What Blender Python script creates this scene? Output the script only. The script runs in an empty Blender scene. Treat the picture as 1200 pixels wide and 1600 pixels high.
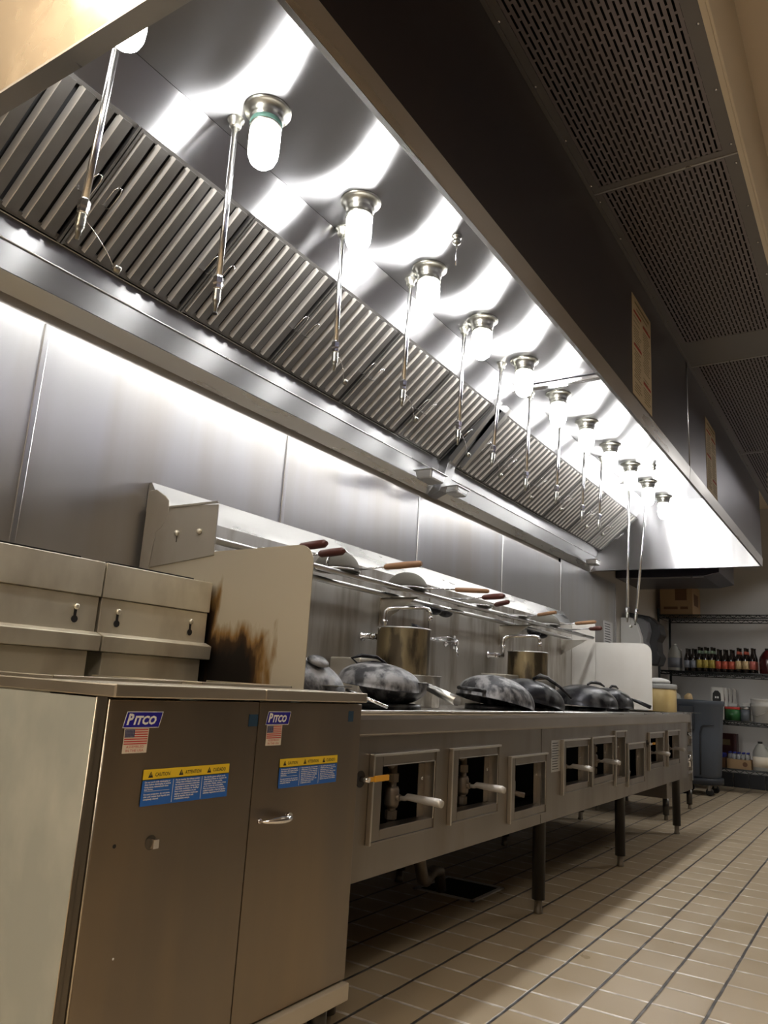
import bpy, math, random
from mathutils import Vector, Matrix
random.seed(7)
S = bpy.context.scene
PI = math.pi
# ------------------------------------------------------------------ camera
cam_d = bpy.data.cameras.new('camera'); cam = bpy.data.objects.new('camera', cam_d)
S.collection.objects.link(cam); S.camera = cam
def cam_rot(y, p, r):
    cy, sy, cp, sp = math.cos(y), math.sin(y), math.cos(p), math.sin(p)
    f = Vector((-sy*cp, cy*cp, sp)); rt = Vector((cy, sy, 0)); up = rt.cross(f)
    R = rt*math.cos(r) + up*math.sin(r); U = -rt*math.sin(r) + up*math.cos(r)
    return Matrix((R, U, -f)).transposed()
cam.matrix_world = Matrix.Translation((0, 0, .89)) @ cam_rot(0.581995, 0.220776, 0.060616).to_4x4()
cam_d.sensor_fit = 'VERTICAL'; cam_d.sensor_height = 36; cam_d.lens = 1190.82/1600*36
cam_d.clip_start = .02
# ------------------------------------------------------------------ world, exposure
W = bpy.data.worlds.new('world'); S.world = W; W.use_nodes = True
W.node_tree.nodes['Background'].inputs[0].default_value = (.9, .85, .8, 1)
W.node_tree.nodes['Background'].inputs[1].default_value = .02
S.view_settings.view_transform = 'Standard'; S.view_settings.look = 'None'
S.view_settings.gamma = 1; S.view_settings.use_curve_mapping = False
S.view_settings.exposure = 1.15
LAMP_E = 44.0       # radiance of the hood lamp globes
TROFFER = [(-1.80, -.45, 8.0, (1, .83, .62)), (.75, -1.0, 11.0, (1, .86, .70)), (-.55, -2.2, 10.0, (1, .88, .74)), (1.3, 3.2, .9, (1, .88, .72)), (.9, 8.2, 8.5, (1, .97, .93))]  # the third panel is added out of view to brighten the fryer side

# ------------------------------------------------------------------ materials
def mat(name, col=(.8, .8, .8), rough=.5, metal=0., emit=None, es=0., alpha=1, trans=0., ior=1.45, aniso=0., T=None,
        streak=None, ns=.0, dirt=None, dscale=3., dlo=.45, dhi=.7, dcol=None, bump=0., bscale=(40, 40, 40), coat=0., spec=.5, drough=None, dm=(1, 1, .6)):
    """streak=(sx,sy,sz) noise scale for brushed roughness; dirt = amount of patchy colour dcol"""
    m = bpy.data.materials.new(name); m.use_nodes = True
    N = m.node_tree.nodes; L = m.node_tree.links; b = N['Principled BSDF']
    b.inputs['Base Color'].default_value = (*col, 1); b.inputs['Roughness'].default_value = rough
    b.inputs['Metallic'].default_value = metal; b.inputs['IOR'].default_value = ior
    b.inputs['Transmission Weight'].default_value = trans; b.inputs['Alpha'].default_value = alpha
    b.inputs['Specular IOR Level'].default_value = spec
    b.inputs['Coat Weight'].default_value = coat; b.inputs['Coat Roughness'].default_value = .08
    if emit: b.inputs['Emission Color'].default_value = (*emit, 1); b.inputs['Emission Strength'].default_value = es
    geo = N.new('ShaderNodeNewGeometry')
    if aniso:
        b.inputs['Anisotropic'].default_value = aniso
        c = N.new('ShaderNodeCombineXYZ')
        for i in range(3): c.inputs[i].default_value = T[i]
        L.new(c.outputs[0], b.inputs['Tangent'])
    def noise(scale, sc3=(1, 1, 1), detail=4):
        mp = N.new('ShaderNodeMapping'); mp.inputs['Scale'].default_value = sc3
        L.new(geo.outputs['Position'], mp.inputs['Vector'])
        n = N.new('ShaderNodeTexNoise'); n.inputs['Scale'].default_value = scale; n.inputs['Detail'].default_value = detail
        L.new(mp.outputs[0], n.inputs['Vector']); return n
    def rng(src, a, b_, c, d):
        r = N.new('ShaderNodeMapRange'); L.new(src, r.inputs[0])
        for i, v in enumerate((a, b_, c, d)): r.inputs[1+i].default_value = v
        return r.outputs[0]
    if streak:
        n = noise(1, streak, 3)
        L.new(rng(n.outputs['Fac'], .3, .7, rough-ns, rough+ns), b.inputs['Roughness'])
    if dirt:
        n = noise(dscale, dm, 6)
        mx = N.new('ShaderNodeMix'); mx.data_type = 'RGBA'
        mx.inputs[6].default_value = (*col, 1); mx.inputs[7].default_value = (*dcol, 1)
        L.new(rng(n.outputs['Fac'], dlo, dhi, 0, dirt), mx.inputs[0]); L.new(mx.outputs[2], b.inputs['Base Color'])
        if drough is not None and not streak:
            L.new(rng(n.outputs['Fac'], dlo, dhi, rough, drough), b.inputs['Roughness'])
    if bump:
        n = noise(1, bscale, 3); bp = N.new('ShaderNodeBump'); bp.inputs['Strength'].default_value = bump; bp.inputs['Distance'].default_value = .002
        L.new(n.outputs['Fac'], bp.inputs['Height']); L.new(bp.outputs[0], b.inputs['Normal'])
    return m
STEEL = (.60, .60, .615)
M = {}
M['hood_in'] = mat('hood_liner_steel', (.33, .33, .34), .33, 1, aniso=1., T=(1, 0, 0), streak=(9, .7, 9), ns=.03)
M['hood_end'] = mat('hood_end_steel', (.45, .45, .46), .36, 1, aniso=1., T=(0, 0, 1), streak=(9, 9, .8), ns=.09)
M['hood_end_out'] = mat('hood_end_outer_steel', (.44, .37, .275), .26, 1, streak=(10, 10, 10), ns=.05, dirt=.35, dcol=(.75, .68, .56), dscale=7, dlo=.5, dhi=.6)
M['hood_dark'] = mat('hood_front_steel', (.085, .082, .105), .30, 1, dirt=.4, dcol=(.13, .105, .11), dscale=1.2)  # darkness of the room mirrored in the steel is put into the base colour
M['flange'] = mat('flange_steel', (.46, .45, .45), .34, 1, streak=(9, 1.5, 9), ns=.1)
M['gutter'] = mat('gutter_steel', (.30, .30, .305), .40, 1, aniso=.95, T=(0, 0, 1), streak=(9, 1.2, 9), ns=.05)
M['filter'] = mat('greasy_baffle_steel', (.15, .145, .14), .42, .85, dirt=.5, dcol=(.09, .082, .075), dscale=7, bump=.1, bscale=(60, 60, 60))
M['filter_edge_lit'] = mat('lit_baffle_edge_steel', (.48, .46, .43), .5, .8)  # paler than the flats: lamp reflections on the edges are put into the colour
M['void'] = mat('dark_cavity', (.012, .012, .013), .8)  # near black colour stands in for the shade inside cavities
M['wall_panel'] = mat('wall_cladding_steel', (.49, .49, .49), .38, .95, aniso=.85, T=(0, 1, 0), streak=(2, 9, .5), ns=.03, dirt=.6, dcol=(.42, .38, .32), dscale=2.2, dm=(2, 2, .25))
M['seam'] = mat('seam_steel', (.5, .5, .5), .3, 1)
M['chrome'] = mat('chrome', (.82, .82, .84), .12, 1)
M['pipe'] = mat('nozzle_pipe_chrome', (.80, .80, .80), .2, 1)
M['brass'] = mat('dull_fixture_metal', (.36, .355, .31), .35, 1, dirt=.5, dcol=(.25, .24, .22), dscale=30)
M['green'] = mat('green_reflection', (.10, .22, .18), .5)
M['globe'] = mat('lamp_globe', (.9, .9, .9), .4, 0, emit=(1, .985, .955), es=LAMP_E)
M['range'] = mat('range_front_steel', (.285, .26, .235), .38, 1, streak=(4, 6, 1.2), ns=.06, dirt=.5, dcol=(.19, .16, .13), dscale=4, dm=(2, 2, .4))
M['range_lip'] = mat('range_lip_steel', (.42, .385, .345), .36, 1, streak=(6, 1.5, 6), ns=.05, dirt=.3, dcol=(.3, .26, .21), dscale=4)
M['range_edge'] = mat('window_edge_steel', (.58, .56, .52), .32, 1)
M['range_top'] = mat('range_deck_steel', (.38, .36, .33), .34, 1, dirt=.5, dcol=(.14, .12, .10), dscale=8)
M['riser'] = mat('riser_steel', (.60, .585, .55), .45, .85, aniso=.4, T=(0, 1, 0), streak=(3, 12, 1), ns=.05, dirt=.8, dcol=(.27, .225, .165), dscale=5, dm=(2.2, 2.2, .4), dlo=.42, dhi=.66)
M['rcap'] = mat('riser_cap_steel', (.62, .62, .61), .3, 1, streak=(3, 2, 20), ns=.06)
M['leg'] = mat('leg_metal', (.09, .085, .08), .32, .8)
M['foot'] = mat('foot_metal', (.35, .33, .3), .35, 1)
M['iron'] = mat('pipe_iron', (.22, .19, .16), .5, .8, dirt=.6, dcol=(.1, .07, .05), dscale=20)
M['lever'] = mat('grey_lever', (.52, .50, .47), .4, .3)
M['yellow'] = mat('yellow_lever', (.75, .38, .03), .45)
M['fry_door'] = mat('fryer_door_steel', (.275, .235, .195), .36, 1, aniso=.55, T=(0, 0, 1), streak=(4, 8, 1.0), ns=.05, dirt=.6, dcol=(.40, .31, .21), dscale=2.2, dm=(2, 2, .3))
M['fry_rail'] = mat('fryer_rail_steel', (.60, .55, .46), .36, 1, streak=(5, 2, 5), ns=.05)
M['fry_side'] = mat('fryer_side_galvanised', (.36, .38, .345), .45, .25, dirt=.6, dcol=(.52, .53, .47), dscale=9, streak=(14, 14, 3), ns=.08)
M['fry_post'] = mat('fryer_post_steel', (.13, .115, .095), .4, .9)
M['flue'] = mat('fryer_flue_steel', (.70, .66, .55), .42, .75, streak=(5, 1.5, 8), ns=.08, dirt=.45, dcol=(.34, .29, .22), dscale=8)
M['trim'] = mat('fryer_kick_trim', (.55, .49, .39), .5, .3)
M['black'] = mat('black_plastic', (.015, .015, .017), .4)
M['rubber'] = mat('black_rubber', (.02, .02, .02), .7)
M['wok'] = mat('seasoned_wok_steel', (.05, .05, .055), .45, .5, dirt=.95, dcol=(.36, .355, .36), dscale=19, dlo=.46, dhi=.60, drough=.7, bump=.8, bscale=(45, 45, 45))
M['wok_dark'] = mat('black_wok_steel', (.022, .022, .026), .30, .6, dirt=.7, dcol=(.13, .13, .13), dscale=14, dlo=.52, dhi=.66, drough=.55, bump=.5, bscale=(45, 45, 45))
M['pot'] = mat('browned_pot_steel', (.46, .37, .22), .40, .9, dirt=.85, dcol=(.10, .08, .06), dscale=11, dm=(1.6, 1.6, .5), dlo=.44, dhi=.60, streak=(20, 20, 2), ns=.1)
M['mesh'] = mat('strainer_wire_mesh', (.12, .11, .09), .65, .25, bump=1, bscale=(500, 500, 500))
M['wood'] = mat('pale_wooden_handle', (.34, .19, .10), .5, dirt=.5, dcol=(.22, .11, .06), dscale=25)
M['wood_dark'] = mat('dark_red_wooden_handle', (.10, .03, .022), .35)
M['plaster'] = mat('painted_wall', (.52, .49, .45), .5, dirt=.3, dcol=(.42, .4, .37), dscale=1.5)
M['farwall'] = mat('far_wall_panel', (.56, .56, .56), .35, dirt=.3, dcol=(.45, .44, .43), dscale=2, bump=.3, bscale=(30, 30, 30))
M['room_wall'] = mat('kitchen_wall', (.16, .14, .125), .6)
M['ceil'] = mat('ceiling_paint', (.80, .70, .58), .8)
M['beige'] = mat('beige_soffit_paint', (.76, .69, .58), .7)
M['paper'] = mat('aged_paper', (.60, .50, .34), .7, dirt=.3, dcol=(.5, .4, .27), dscale=10)
M['white_paper'] = mat('white_paper', (.6, .6, .6), .7)
M['ink'] = mat('grey_ink', (.24, .20, .12), .8)
M['red'] = mat('red_ink', (.38, .035, .02), .7)
M['navy'] = mat('dark_blue_label', (.02, .015, .30), .35)
M['white'] = mat('white_print', (.85, .85, .83), .45)
M['flagred'] = mat('red_print', (.55, .06, .05), .5)
M['flagblue'] = mat('flag_blue_print', (.03, .04, .13), .5)
M['cream'] = mat('cream_label', (.75, .68, .56), .5)
M['caution'] = mat('yellow_label', (.85, .60, .03), .45)
M['blue'] = mat('blue_label', (.02, .13, .50), .45)
M['darkink'] = mat('black_ink', (.02, .02, .02), .6)
M['tealdot'] = mat('dark_blue_square_label', (.015, .05, .10), .5)
M['cardboard'] = mat('cardboard', (.33, .22, .12), .8)
M['cardprint'] = mat('cardboard_print', (.12, .06, .03), .8)
M['rack'] = mat('black_epoxy_rack', (.010, .014, .016), .4)
M['trash'] = mat('slate_grey_plastic', (.075, .09, .115), .5)
M['trash_dark'] = mat('dark_grey_plastic', (.03, .035, .045), .5)
M['bottle'] = mat('dark_sauce_bottle_glass', (.012, .008, .007), .1, coat=.6)
M['lab_y'] = mat('yellow_green_bottle_label', (.50, .40, .09), .5)
M['lab_g'] = mat('green_bottle_label', (.03, .2, .05), .5)
M['lab_r'] = mat('red_bottle_label', (.50, .10, .06), .5)
M['lab_c'] = mat('cream_bottle_label', (.62, .46, .25), .5)
M['lab_p'] = mat('pink_bottle_label', (.55, .16, .13), .5)
M['lab_s'] = mat('silver_bottle_label', (.25, .27, .32), .4)
M['foil_g'] = mat('pale_green_neck_foil', (.25, .35, .25), .4)
M['redjug'] = mat('dark_red_liquid_jug', (.07, .006, .008), .25, coat=.4)
M['jug'] = mat('translucent_white_plastic', (.50, .51, .48), .4, trans=.25)
M['jugw'] = mat('white_plastic', (.66, .66, .64), .4)
M['grey_can'] = mat('grey_blue_can_label', (.13, .15, .18), .4)
M['tin'] = mat('tin_rim', (.5, .5, .5), .3, 1)
M['can_green'] = mat('green_can_label', (.025, .12, .035), .4)
M['bluecap'] = mat('blue_cap', (.02, .03, .25), .4)
M['glassy'] = mat('clear_bottle_plastic', (.75, .78, .8), .15, trans=.7)
M['maroon'] = mat('maroon_box', (.06, .012, .014), .5)
M['beigecan'] = mat('cream_enamel_can', (.72, .56, .26), .45, dirt=.4, dcol=(.6, .42, .16), dscale=14)
M['lid'] = mat('grey_lid', (.35, .35, .34), .45)
M['dispgrey'] = mat('grey_dispenser_plastic', (.16, .16, .17), .35)
M['base_tile'] = mat('dark_base_tile', (.05, .055, .065), .4)
M['troffer'] = mat('troffer_frame', (.5, .48, .45), .5)

def soot_mat():
    """greasy tan steel guard with a burnt soot patch of its own shape"""
    m = mat('sooted_guard_steel', (.50, .455, .36), .5, .5)
    N = m.node_tree.nodes; L = m.node_tree.links; b = N['Principled BSDF']
    geo = [n for n in N if n.type == 'NEW_GEOMETRY'][0]
    sp = N.new('ShaderNodeSeparateXYZ'); L.new(geo.outputs['Position'], sp.inputs[0])
    mp = N.new('ShaderNodeMapping'); mp.inputs['Scale'].default_value = (26, 26, 7); L.new(geo.outputs['Position'], mp.inputs[0])
    n = N.new('ShaderNodeTexNoise'); n.inputs['Scale'].default_value = 1; n.inputs['Detail'].default_value = 6; L.new(mp.outputs[0], n.inputs[0])
    def mth(op, a, b_, c=None):
        q = N.new('ShaderNodeMath'); q.operation = op
        for i, v in enumerate((a, b_) if c is None else (a, b_, c)):
            if isinstance(v, (int, float)): q.inputs[i].default_value = v
            else: L.new(v, q.inputs[i])
        return q.outputs[0]
    # patch centred x=-1.58, z=.90 ; half sizes .15, .2
    dx = mth('DIVIDE', mth('ABSOLUTE', mth('ADD', sp.outputs[0], 1.65), 0), .17)
    dz = mth('DIVIDE', mth('SUBTRACT', sp.outputs[2], .86), .19)
    dx2 = mth('DIVIDE', mth('ABSOLUTE', mth('ADD', sp.outputs[0], 1.79), 0), .075)
    dz2 = mth('DIVIDE', mth('SUBTRACT', sp.outputs[2], .86), .30)
    d = mth('MINIMUM', mth('MAXIMUM', dx, dz), mth('MAXIMUM', dx2, dz2))
    v = mth('SUBTRACT', mth('ADD', d, mth('MULTIPLY', n.outputs['Fac'], .75)), .35)
    cr = N.new('ShaderNodeValToRGB'); L.new(v, cr.inputs[0])
    e = cr.color_ramp.elements; e[0].position = .5; e[0].color = (.012, .009, .007, 1); e[1].position = 1.0; e[1].color = (.50, .455, .36, 1)
    q = e.new(.70); q.color = (.05, .025, .01, 1); q = e.new(.82); q.color = (.26, .15, .05, 1)
    L.new(cr.outputs[0], b.inputs['Base Color'])
    return m
M['guard'] = soot_mat()
M['end_guard'] = mat('pale_guard_steel', (.74, .72, .68), .45, .4, dirt=.5, dcol=(.62, .57, .50), dscale=3)
M['guard_clean'] = mat('guard_steel', (.56, .53, .47), .42, .85, dirt=.5, dcol=(.40, .34, .26), dscale=6)

def perf_mat():
    m = mat('perforated_dark_sheet', (.23, .205, .215), .36, .85)
    N = m.node_tree.nodes; L = m.node_tree.links; b = N['Principled BSDF']
    geo = [n for n in N if n.type == 'NEW_GEOMETRY'][0]
    sp = N.new('ShaderNodeSeparateXYZ'); L.new(geo.outputs['Position'], sp.inputs[0])
    def mth(op, a, b_=0.):
        q = N.new('ShaderNodeMath'); q.operation = op
        for i, v in enumerate((a, b_)):
            if isinstance(v, (int, float)): q.inputs[i].default_value = v
            else: L.new(v, q.inputs[i])
        return q.outputs[0]
    u = mth('DIVIDE', sp.outputs[0], .0160); fu = mth('FLOOR', u)
    par = mth('MULTIPLY', mth('FRACT', mth('MULTIPLY', fu, .5)), 1.0)
    v = mth('ADD', mth('DIVIDE', sp.outputs[1], .058), par)
    a = mth('LESS_THAN', mth('ABSOLUTE', mth('SUBTRACT', mth('FRACT', u), .5)), .19)
    c = mth('LESS_THAN', mth('ABSOLUTE', mth('SUBTRACT', mth('FRACT', v), .5)), .42)
    s = mth('MULTIPLY', a, c)
    L.new(mth('SUBTRACT', 1.0, s), b.inputs['Alpha'])
    return m
M['perf'] = perf_mat(); M['perf_border'] = mat('dark_sheet_border', (.20, .19, .19), .34, .85)

def floor_mat():
    m = mat('quarry_tile', (.3, .24, .18), .32)
    N = m.node_tree.nodes; L = m.node_tree.links; b = N['Principled BSDF']
    geo = [n for n in N if n.type == 'NEW_GEOMETRY'][0]
    sp = N.new('ShaderNodeSeparateXYZ'); L.new(geo.outputs['Position'], sp.inputs[0])
    def mth(op, a, b_=0., c_=0.):
        q = N.new('ShaderNodeMath'); q.operation = op
        for i, v in enumerate((a, b_, c_)):
            if isinstance(v, (int, float)): q.inputs[i].default_value = v
            else: L.new(v, q.inputs[i])
        return q.outputs[0]
    # slight waviness of the joints
    wn = N.new('ShaderNodeTexNoise'); wn.inputs['Scale'].default_value = 6; L.new(geo.outputs['Position'], wn.inputs[0])
    wob = mth('MULTIPLY', mth('SUBTRACT', wn.outputs['Fac'], .5), .006)
    u = mth('DIVIDE', mth('ADD', mth('ADD', sp.outputs[0], .976 + .1580*40), wob), .1580)
    v = mth('DIVIDE', mth('ADD', mth('ADD', sp.outputs[1], -.093 + .1685*40), wob), .1685)
    du = mth('SUBTRACT', .5, mth('ABSOLUTE', mth('SUBTRACT', mth('FRACT', u), .5)))
    dv = mth('SUBTRACT', .5, mth('ABSOLUTE', mth('SUBTRACT', mth('FRACT', v), .5)))
    gu = mth('LESS_THAN', du, .030); gv = mth('LESS_THAN', dv, .040)
    cmb = N.new('ShaderNodeCombineXYZ'); L.new(mth('FLOOR', u), cmb.inputs[0]); L.new(mth('FLOOR', v), cmb.inputs[1])
    wh = N.new('ShaderNodeTexWhiteNoise'); wh.noise_dimensions = '2D'; L.new(cmb.outputs[0], wh.inputs['Vector'])
    n = N.new('ShaderNodeTexNoise'); n.inputs['Scale'].default_value = 5; n.inputs['Detail'].default_value = 4; L.new(geo.outputs['Position'], n.inputs[0])
    def mix(fac, A, B):
        x = N.new('ShaderNodeMix'); x.data_type = 'RGBA'
        for i, w in ((0, fac), (6, A), (7, B)):
            if isinstance(w, (int, float)): x.inputs[i].default_value = w
            elif isinstance(w, tuple): x.inputs[i].default_value = (*w, 1)
            else: L.new(w, x.inputs[i])
        return x.outputs[2]
    tile = mix(wh.outputs['Value'], (.44, .35, .225), (.49, .395, .26))
    pr = N.new('ShaderNodeMapRange'); L.new(n.outputs['Fac'], pr.inputs[0]); pr.inputs[1].default_value = .3; pr.inputs[2].default_value = .85; pr.inputs[4].default_value = .5
    tile = mix(pr.outputs[0], tile, (.56, .48, .36))
    gn = N.new('ShaderNodeTexNoise'); gn.inputs['Scale'].default_value = 14; gn.inputs['Detail'].default_value = 5; L.new(geo.outputs['Position'], gn.inputs[0])
    gr = N.new('ShaderNodeMapRange'); L.new(gn.outputs['Fac'], gr.inputs[0]); gr.inputs[1].default_value = .45; gr.inputs[2].default_value = .65
    gy = mix(gr.outputs[0], (.06, .055, .055), (.16, .15, .145))
    gx = mix(gr.outputs[0], (.55, .50, .44), (.92, .88, .82))  # cross joints painted near white to carry the glare off the grout
    c = mix(gv, tile, gx); c = mix(gu, c, gy); L.new(c, b.inputs['Base Color'])
    r = N.new('ShaderNodeMapRange'); L.new(n.outputs['Fac'], r.inputs[0]); r.inputs[1].default_value = .2; r.inputs[2].default_value = .8; r.inputs[3].default_value = .24; r.inputs[4].default_value = .5
    L.new(r.outputs[0], b.inputs['Roughness'])
    h1 = N.new('ShaderNodeMapRange'); L.new(mth('MINIMUM', mth('MULTIPLY', du, 1.0), dv), h1.inputs[0]); h1.inputs[1].default_value = .015; h1.inputs[2].default_value = .05
    hh = mth('ADD', h1.outputs[0], mth('MULTIPLY', n.outputs['Fac'], .25))
    bp = N.new('ShaderNodeBump'); bp.inputs['Strength'].default_value = .5; bp.inputs['Distance'].default_value = .003
    L.new(hh, bp.inputs['Height']); L.new(bp.outputs[0], b.inputs['Normal'])
    return m
M['floor'] = floor_mat()

# ------------------------------------------------------------------ mesh builder
class MB:
    def __init__(s): s.v = []; s.f = []; s.mi = []; s.sm = []
    def add(s, vs, fs, m=0, smooth=False):
        o = len(s.v); s.v += [tuple(v) for v in vs]
        for f in fs: s.f.append([i+o for i in f]); s.mi.append(m); s.sm.append(smooth)
        return s
    def box(s, x0, y0, z0, x1, y1, z1, m=0):
        x0, x1 = sorted((x0, x1)); y0, y1 = sorted((y0, y1)); z0, z1 = sorted((z0, z1))
        v = [(x, y, z) for x in (x0, x1) for y in (y0, y1) for z in (z0, z1)]
        return s.add(v, [(0, 1, 3, 2), (4, 6, 7, 5), (0, 4, 5, 1), (2, 3, 7, 6), (0, 2, 6, 4), (1, 5, 7, 3)], m)
    def prism(s, pts, axis, a, b, m=0, smooth=False):
        """2D polygon extruded along axis; pts (u,w) are the other two axes in order"""
        n = len(pts)
        def P(u, w, t): return (t, u, w) if axis == 0 else ((u, t, w) if axis == 1 else (u, w, t))
        v = [P(u, w, a) for u, w in pts] + [P(u, w, b) for u, w in pts]
        s.add(v, [list(range(n))[::-1], [i+n for i in range(n)]], m)
        o = len(s.v)-2*n
        for i in range(n):
            j = (i+1) % n; s.f.append([o+i, o+j, o+n+j, o+n+i]); s.mi.append(m); s.sm.append(smooth)
        return s
    def sheet(s, line, t, a, b, m=0):
        """folded sheet: open polyline in x-z thickened by t (to the -left side), extruded along y"""
        n = len(line); L2 = [Vector(p) for p in line]; off = []
        for i in range(n):
            ds = []
            if i: ds.append((L2[i]-L2[i-1]).normalized())
            if i < n-1: ds.append((L2[i+1]-L2[i]).normalized())
            d = sum(ds, Vector((0, 0))).normalized(); off.append(L2[i] + Vector((-d.y, d.x))*t)
        for i in range(n-1):
            s.prism([L2[i], L2[i+1], off[i+1], off[i]], 1, a, b, m)
        return s
    def tube(s, p0, p1, r, n=12, m=0, r2=None, caps=True):
        return s.path([p0, p1], [r, r if r2 is None else r2], n, m, caps)
    def path(s, pts, r, n=10, m=0, caps=True, closed=False):
        pts = [Vector(p) for p in pts]; k = len(pts)
        if not hasattr(r, '__len__'): r = [r]*k
        vs = []; up = None
        for i in range(k):
            a = pts[i-1] if (i or closed) else pts[i]; c = pts[(i+1) % k] if (i < k-1 or closed) else pts[i]
            d = (c-a).normalized()
            if up is None:
                up = Vector((0, 0, 1)) if abs(d.z) < .9 else Vector((1, 0, 0))
            x = up.cross(d).normalized(); y = d.cross(x).normalized(); up = y
            for j in range(n):
                t = 2*PI*j/n; vs.append(pts[i] + (x*math.cos(t)+y*math.sin(t))*r[i])
        fs = []
        for i in range(k if closed else k-1):
            i2 = (i+1) % k
            for j in range(n): fs.append((i*n+j, i*n+(j+1) % n, i2*n+(j+1) % n, i2*n+j))
        s.add(vs, fs, m, True)
        if caps and not closed:
            o = len(s.v)-k*n
            s.f.append([o+j for j in range(n)][::-1]); s.mi.append(m); s.sm.append(False)
            s.f.append([o+(k-1)*n+j for j in range(n)]); s.mi.append(m); s.sm.append(False)
        return s
    def lathe(s, prof, c=(0, 0, 0), n=24, m=0, axis=(0, 0, 1), smooth=True):
        c = Vector(c); ax = Vector(axis).normalized()
        q = Vector((0, 0, 1)).rotation_difference(ax)
        vs = []
        for r, z in prof:
            for j in range(n):
                t = 2*PI*j/n; vs.append(c + q @ Vector((r*math.cos(t), r*math.sin(t), z)))
        fs = []
        for i in range(len(prof)-1):
            for j in range(n): fs.append((i*n+j, i*n+(j+1) % n, (i+1)*n+(j+1) % n, (i+1)*n+j))
        s.add(vs, fs, m, smooth)
        o = len(s.v)-len(prof)*n
        if prof[0][0] > 1e-5: s.f.append([o+j for j in range(n)][::-1]); s.mi.append(m); s.sm.append(False)
        if prof[-1][0] > 1e-5: s.f.append([o+(len(prof)-1)*n+j for j in range(n)]); s.mi.append(m); s.sm.append(False)
        return s
    def quad(s, a, b, c, d, m=0): return s.add([a, b, c, d], [(0, 1, 2, 3)], m)
    def xform(s, Mx, i0=0):
        for i in range(i0, len(s.v)): s.v[i] = tuple(Mx @ Vector(s.v[i]))
        return s
    def text(s, body, size, fn, m=0, bold=0., shear=0., align='LEFT', width=None):
        """fn maps text-plane (u,v) to world"""
        c = bpy.data.curves.new('t', 'FONT'); c.body = body; c.size = size; c.offset = bold; c.shear = shear; c.align_x = align
        c.resolution_u = 2
        o = bpy.data.objects.new('t', c); S.collection.objects.link(o)
        dg = bpy.context.evaluated_depsgraph_get(); dg.update()
        me = bpy.data.meshes.new_from_object(o.evaluated_get(dg))
        vs = [v.co.copy() for v in me.vertices]
        if vs and width:
            x0 = min(v.x for v in vs); x1 = max(v.x for v in vs); k = width/(x1-x0)
            for v in vs: v.x = (v.x-x0)*k
        s.add([fn(v.x, v.y) for v in vs], [list(p.vertices) for p in me.polygons], m)
        bpy.data.objects.remove(o); bpy.data.curves.remove(c); bpy.data.meshes.remove(me)
        return s

WORLD = {}
def build(name, mb, mats, parent=None, origin=None, bevel=0.):
    """one mesh object; coordinates given in world space"""
    if not isinstance(mats, (list, tuple)): mats = [mats]
    if parent is not None: o0 = WORLD[parent.name]
    elif origin is not None: o0 = Vector(origin)
    else:
        xs = [v[0] for v in mb.v]; ys = [v[1] for v in mb.v]; zs = [v[2] for v in mb.v]
        o0 = Vector(((min(xs)+max(xs))/2, (min(ys)+max(ys))/2, min(zs)))
    me = bpy.data.meshes.new(name)
    me.from_pydata([(v[0]-o0.x, v[1]-o0.y, v[2]-o0.z) for v in mb.v], [], mb.f)
    for k in mats: me.materials.append(M[k])
    me.polygons.foreach_set('material_index', mb.mi); me.polygons.foreach_set('use_smooth', mb.sm)
    me.update()
    o = bpy.data.objects.new(name, me); S.collection.objects.link(o)
    if parent is not None: o.parent = parent
    else: o.location = o0
    WORLD[o.name] = o0
    if bevel:
        b = o.modifiers.new('bevel', 'BEVEL'); b.width = bevel; b.segments = 2; b.limit_method = 'ANGLE'; b.angle_limit = math.radians(40)
    return o
def thing(name, loc, label, cat, group=None):
    o = bpy.data.objects.new(name, None); S.collection.objects.link(o); o.location = loc; o.empty_display_size = .05
    WORLD[o.name] = Vector(loc); o['label'] = label; o['category'] = cat
    if group: o['group'] = group
    return o
def tag(o, label, cat, group=None):
    o['label'] = label; o['category'] = cat
    if group: o['group'] = group
    return o
def struct(o): o['kind'] = 'structure'; return o
def clone(root, loc, label, rotz=0):
    r = root.copy(); S.collection.objects.link(r); r.location = loc; r['label'] = label; r.rotation_euler = (0, 0, rotz)
    for ch in list(root.children):
        c = ch.copy(); S.collection.objects.link(c); c.parent = r
        for g in ch.children:
            d = g.copy(); S.collection.objects.link(d); d.parent = c
    return r
ORD = ['first', 'second', 'third', 'fourth', 'fifth', 'sixth', 'seventh', 'eighth', 'ninth', 'tenth', 'eleventh', 'twelfth']

# ------------------------------------------------------------------ setting
XW = -2.13
struct(build('floor', MB().box(-2.2, -3, -.05, 3, 9.7, 0), 'floor'))
struct(build('ceiling', MB().box(-2.2, -3, 3.14, 3, 9.7, 3.2), 'ceil'))
wl = struct(build('wall_left', MB().box(-2.3, -3, 0, XW-.02, 9.7, 3.14), 'plaster'))
seams = [-1.06, .09, 1.257, 2.44, 3.60, 4.74, 5.88, 7.40]
for a, b in zip(seams[:-1], seams[1:]):
    build('steel_panel', MB().box(XW-.019, a+.001, .0, XW, b-.001, 1.925), 'wall_panel', wl)
for y in seams[1:]:
    build('seam_strip', MB().box(XW-.001, y-.010, .0, XW+.004, y+.010, 1.925), 'seam', wl, bevel=.0025)
build('steel_panel', MB().box(XW-.019, 5.88, 1.925, XW-.001, 7.4, 1.96), 'wall_panel', wl)
wf = struct(build('wall_far', MB().box(-2.2, 9.65, 0, 3, 9.8, 3.14), 'farwall'))
struct(build('wall_right', MB().box(2.6, -3, 0, 2.7, 9.7, 3.14), 'room_wall'))
struct(build('wall_back', MB().box(-2.2, -3.1, 0, 3, -3, 3.14), 'room_wall'))
bb = MB()
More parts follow.
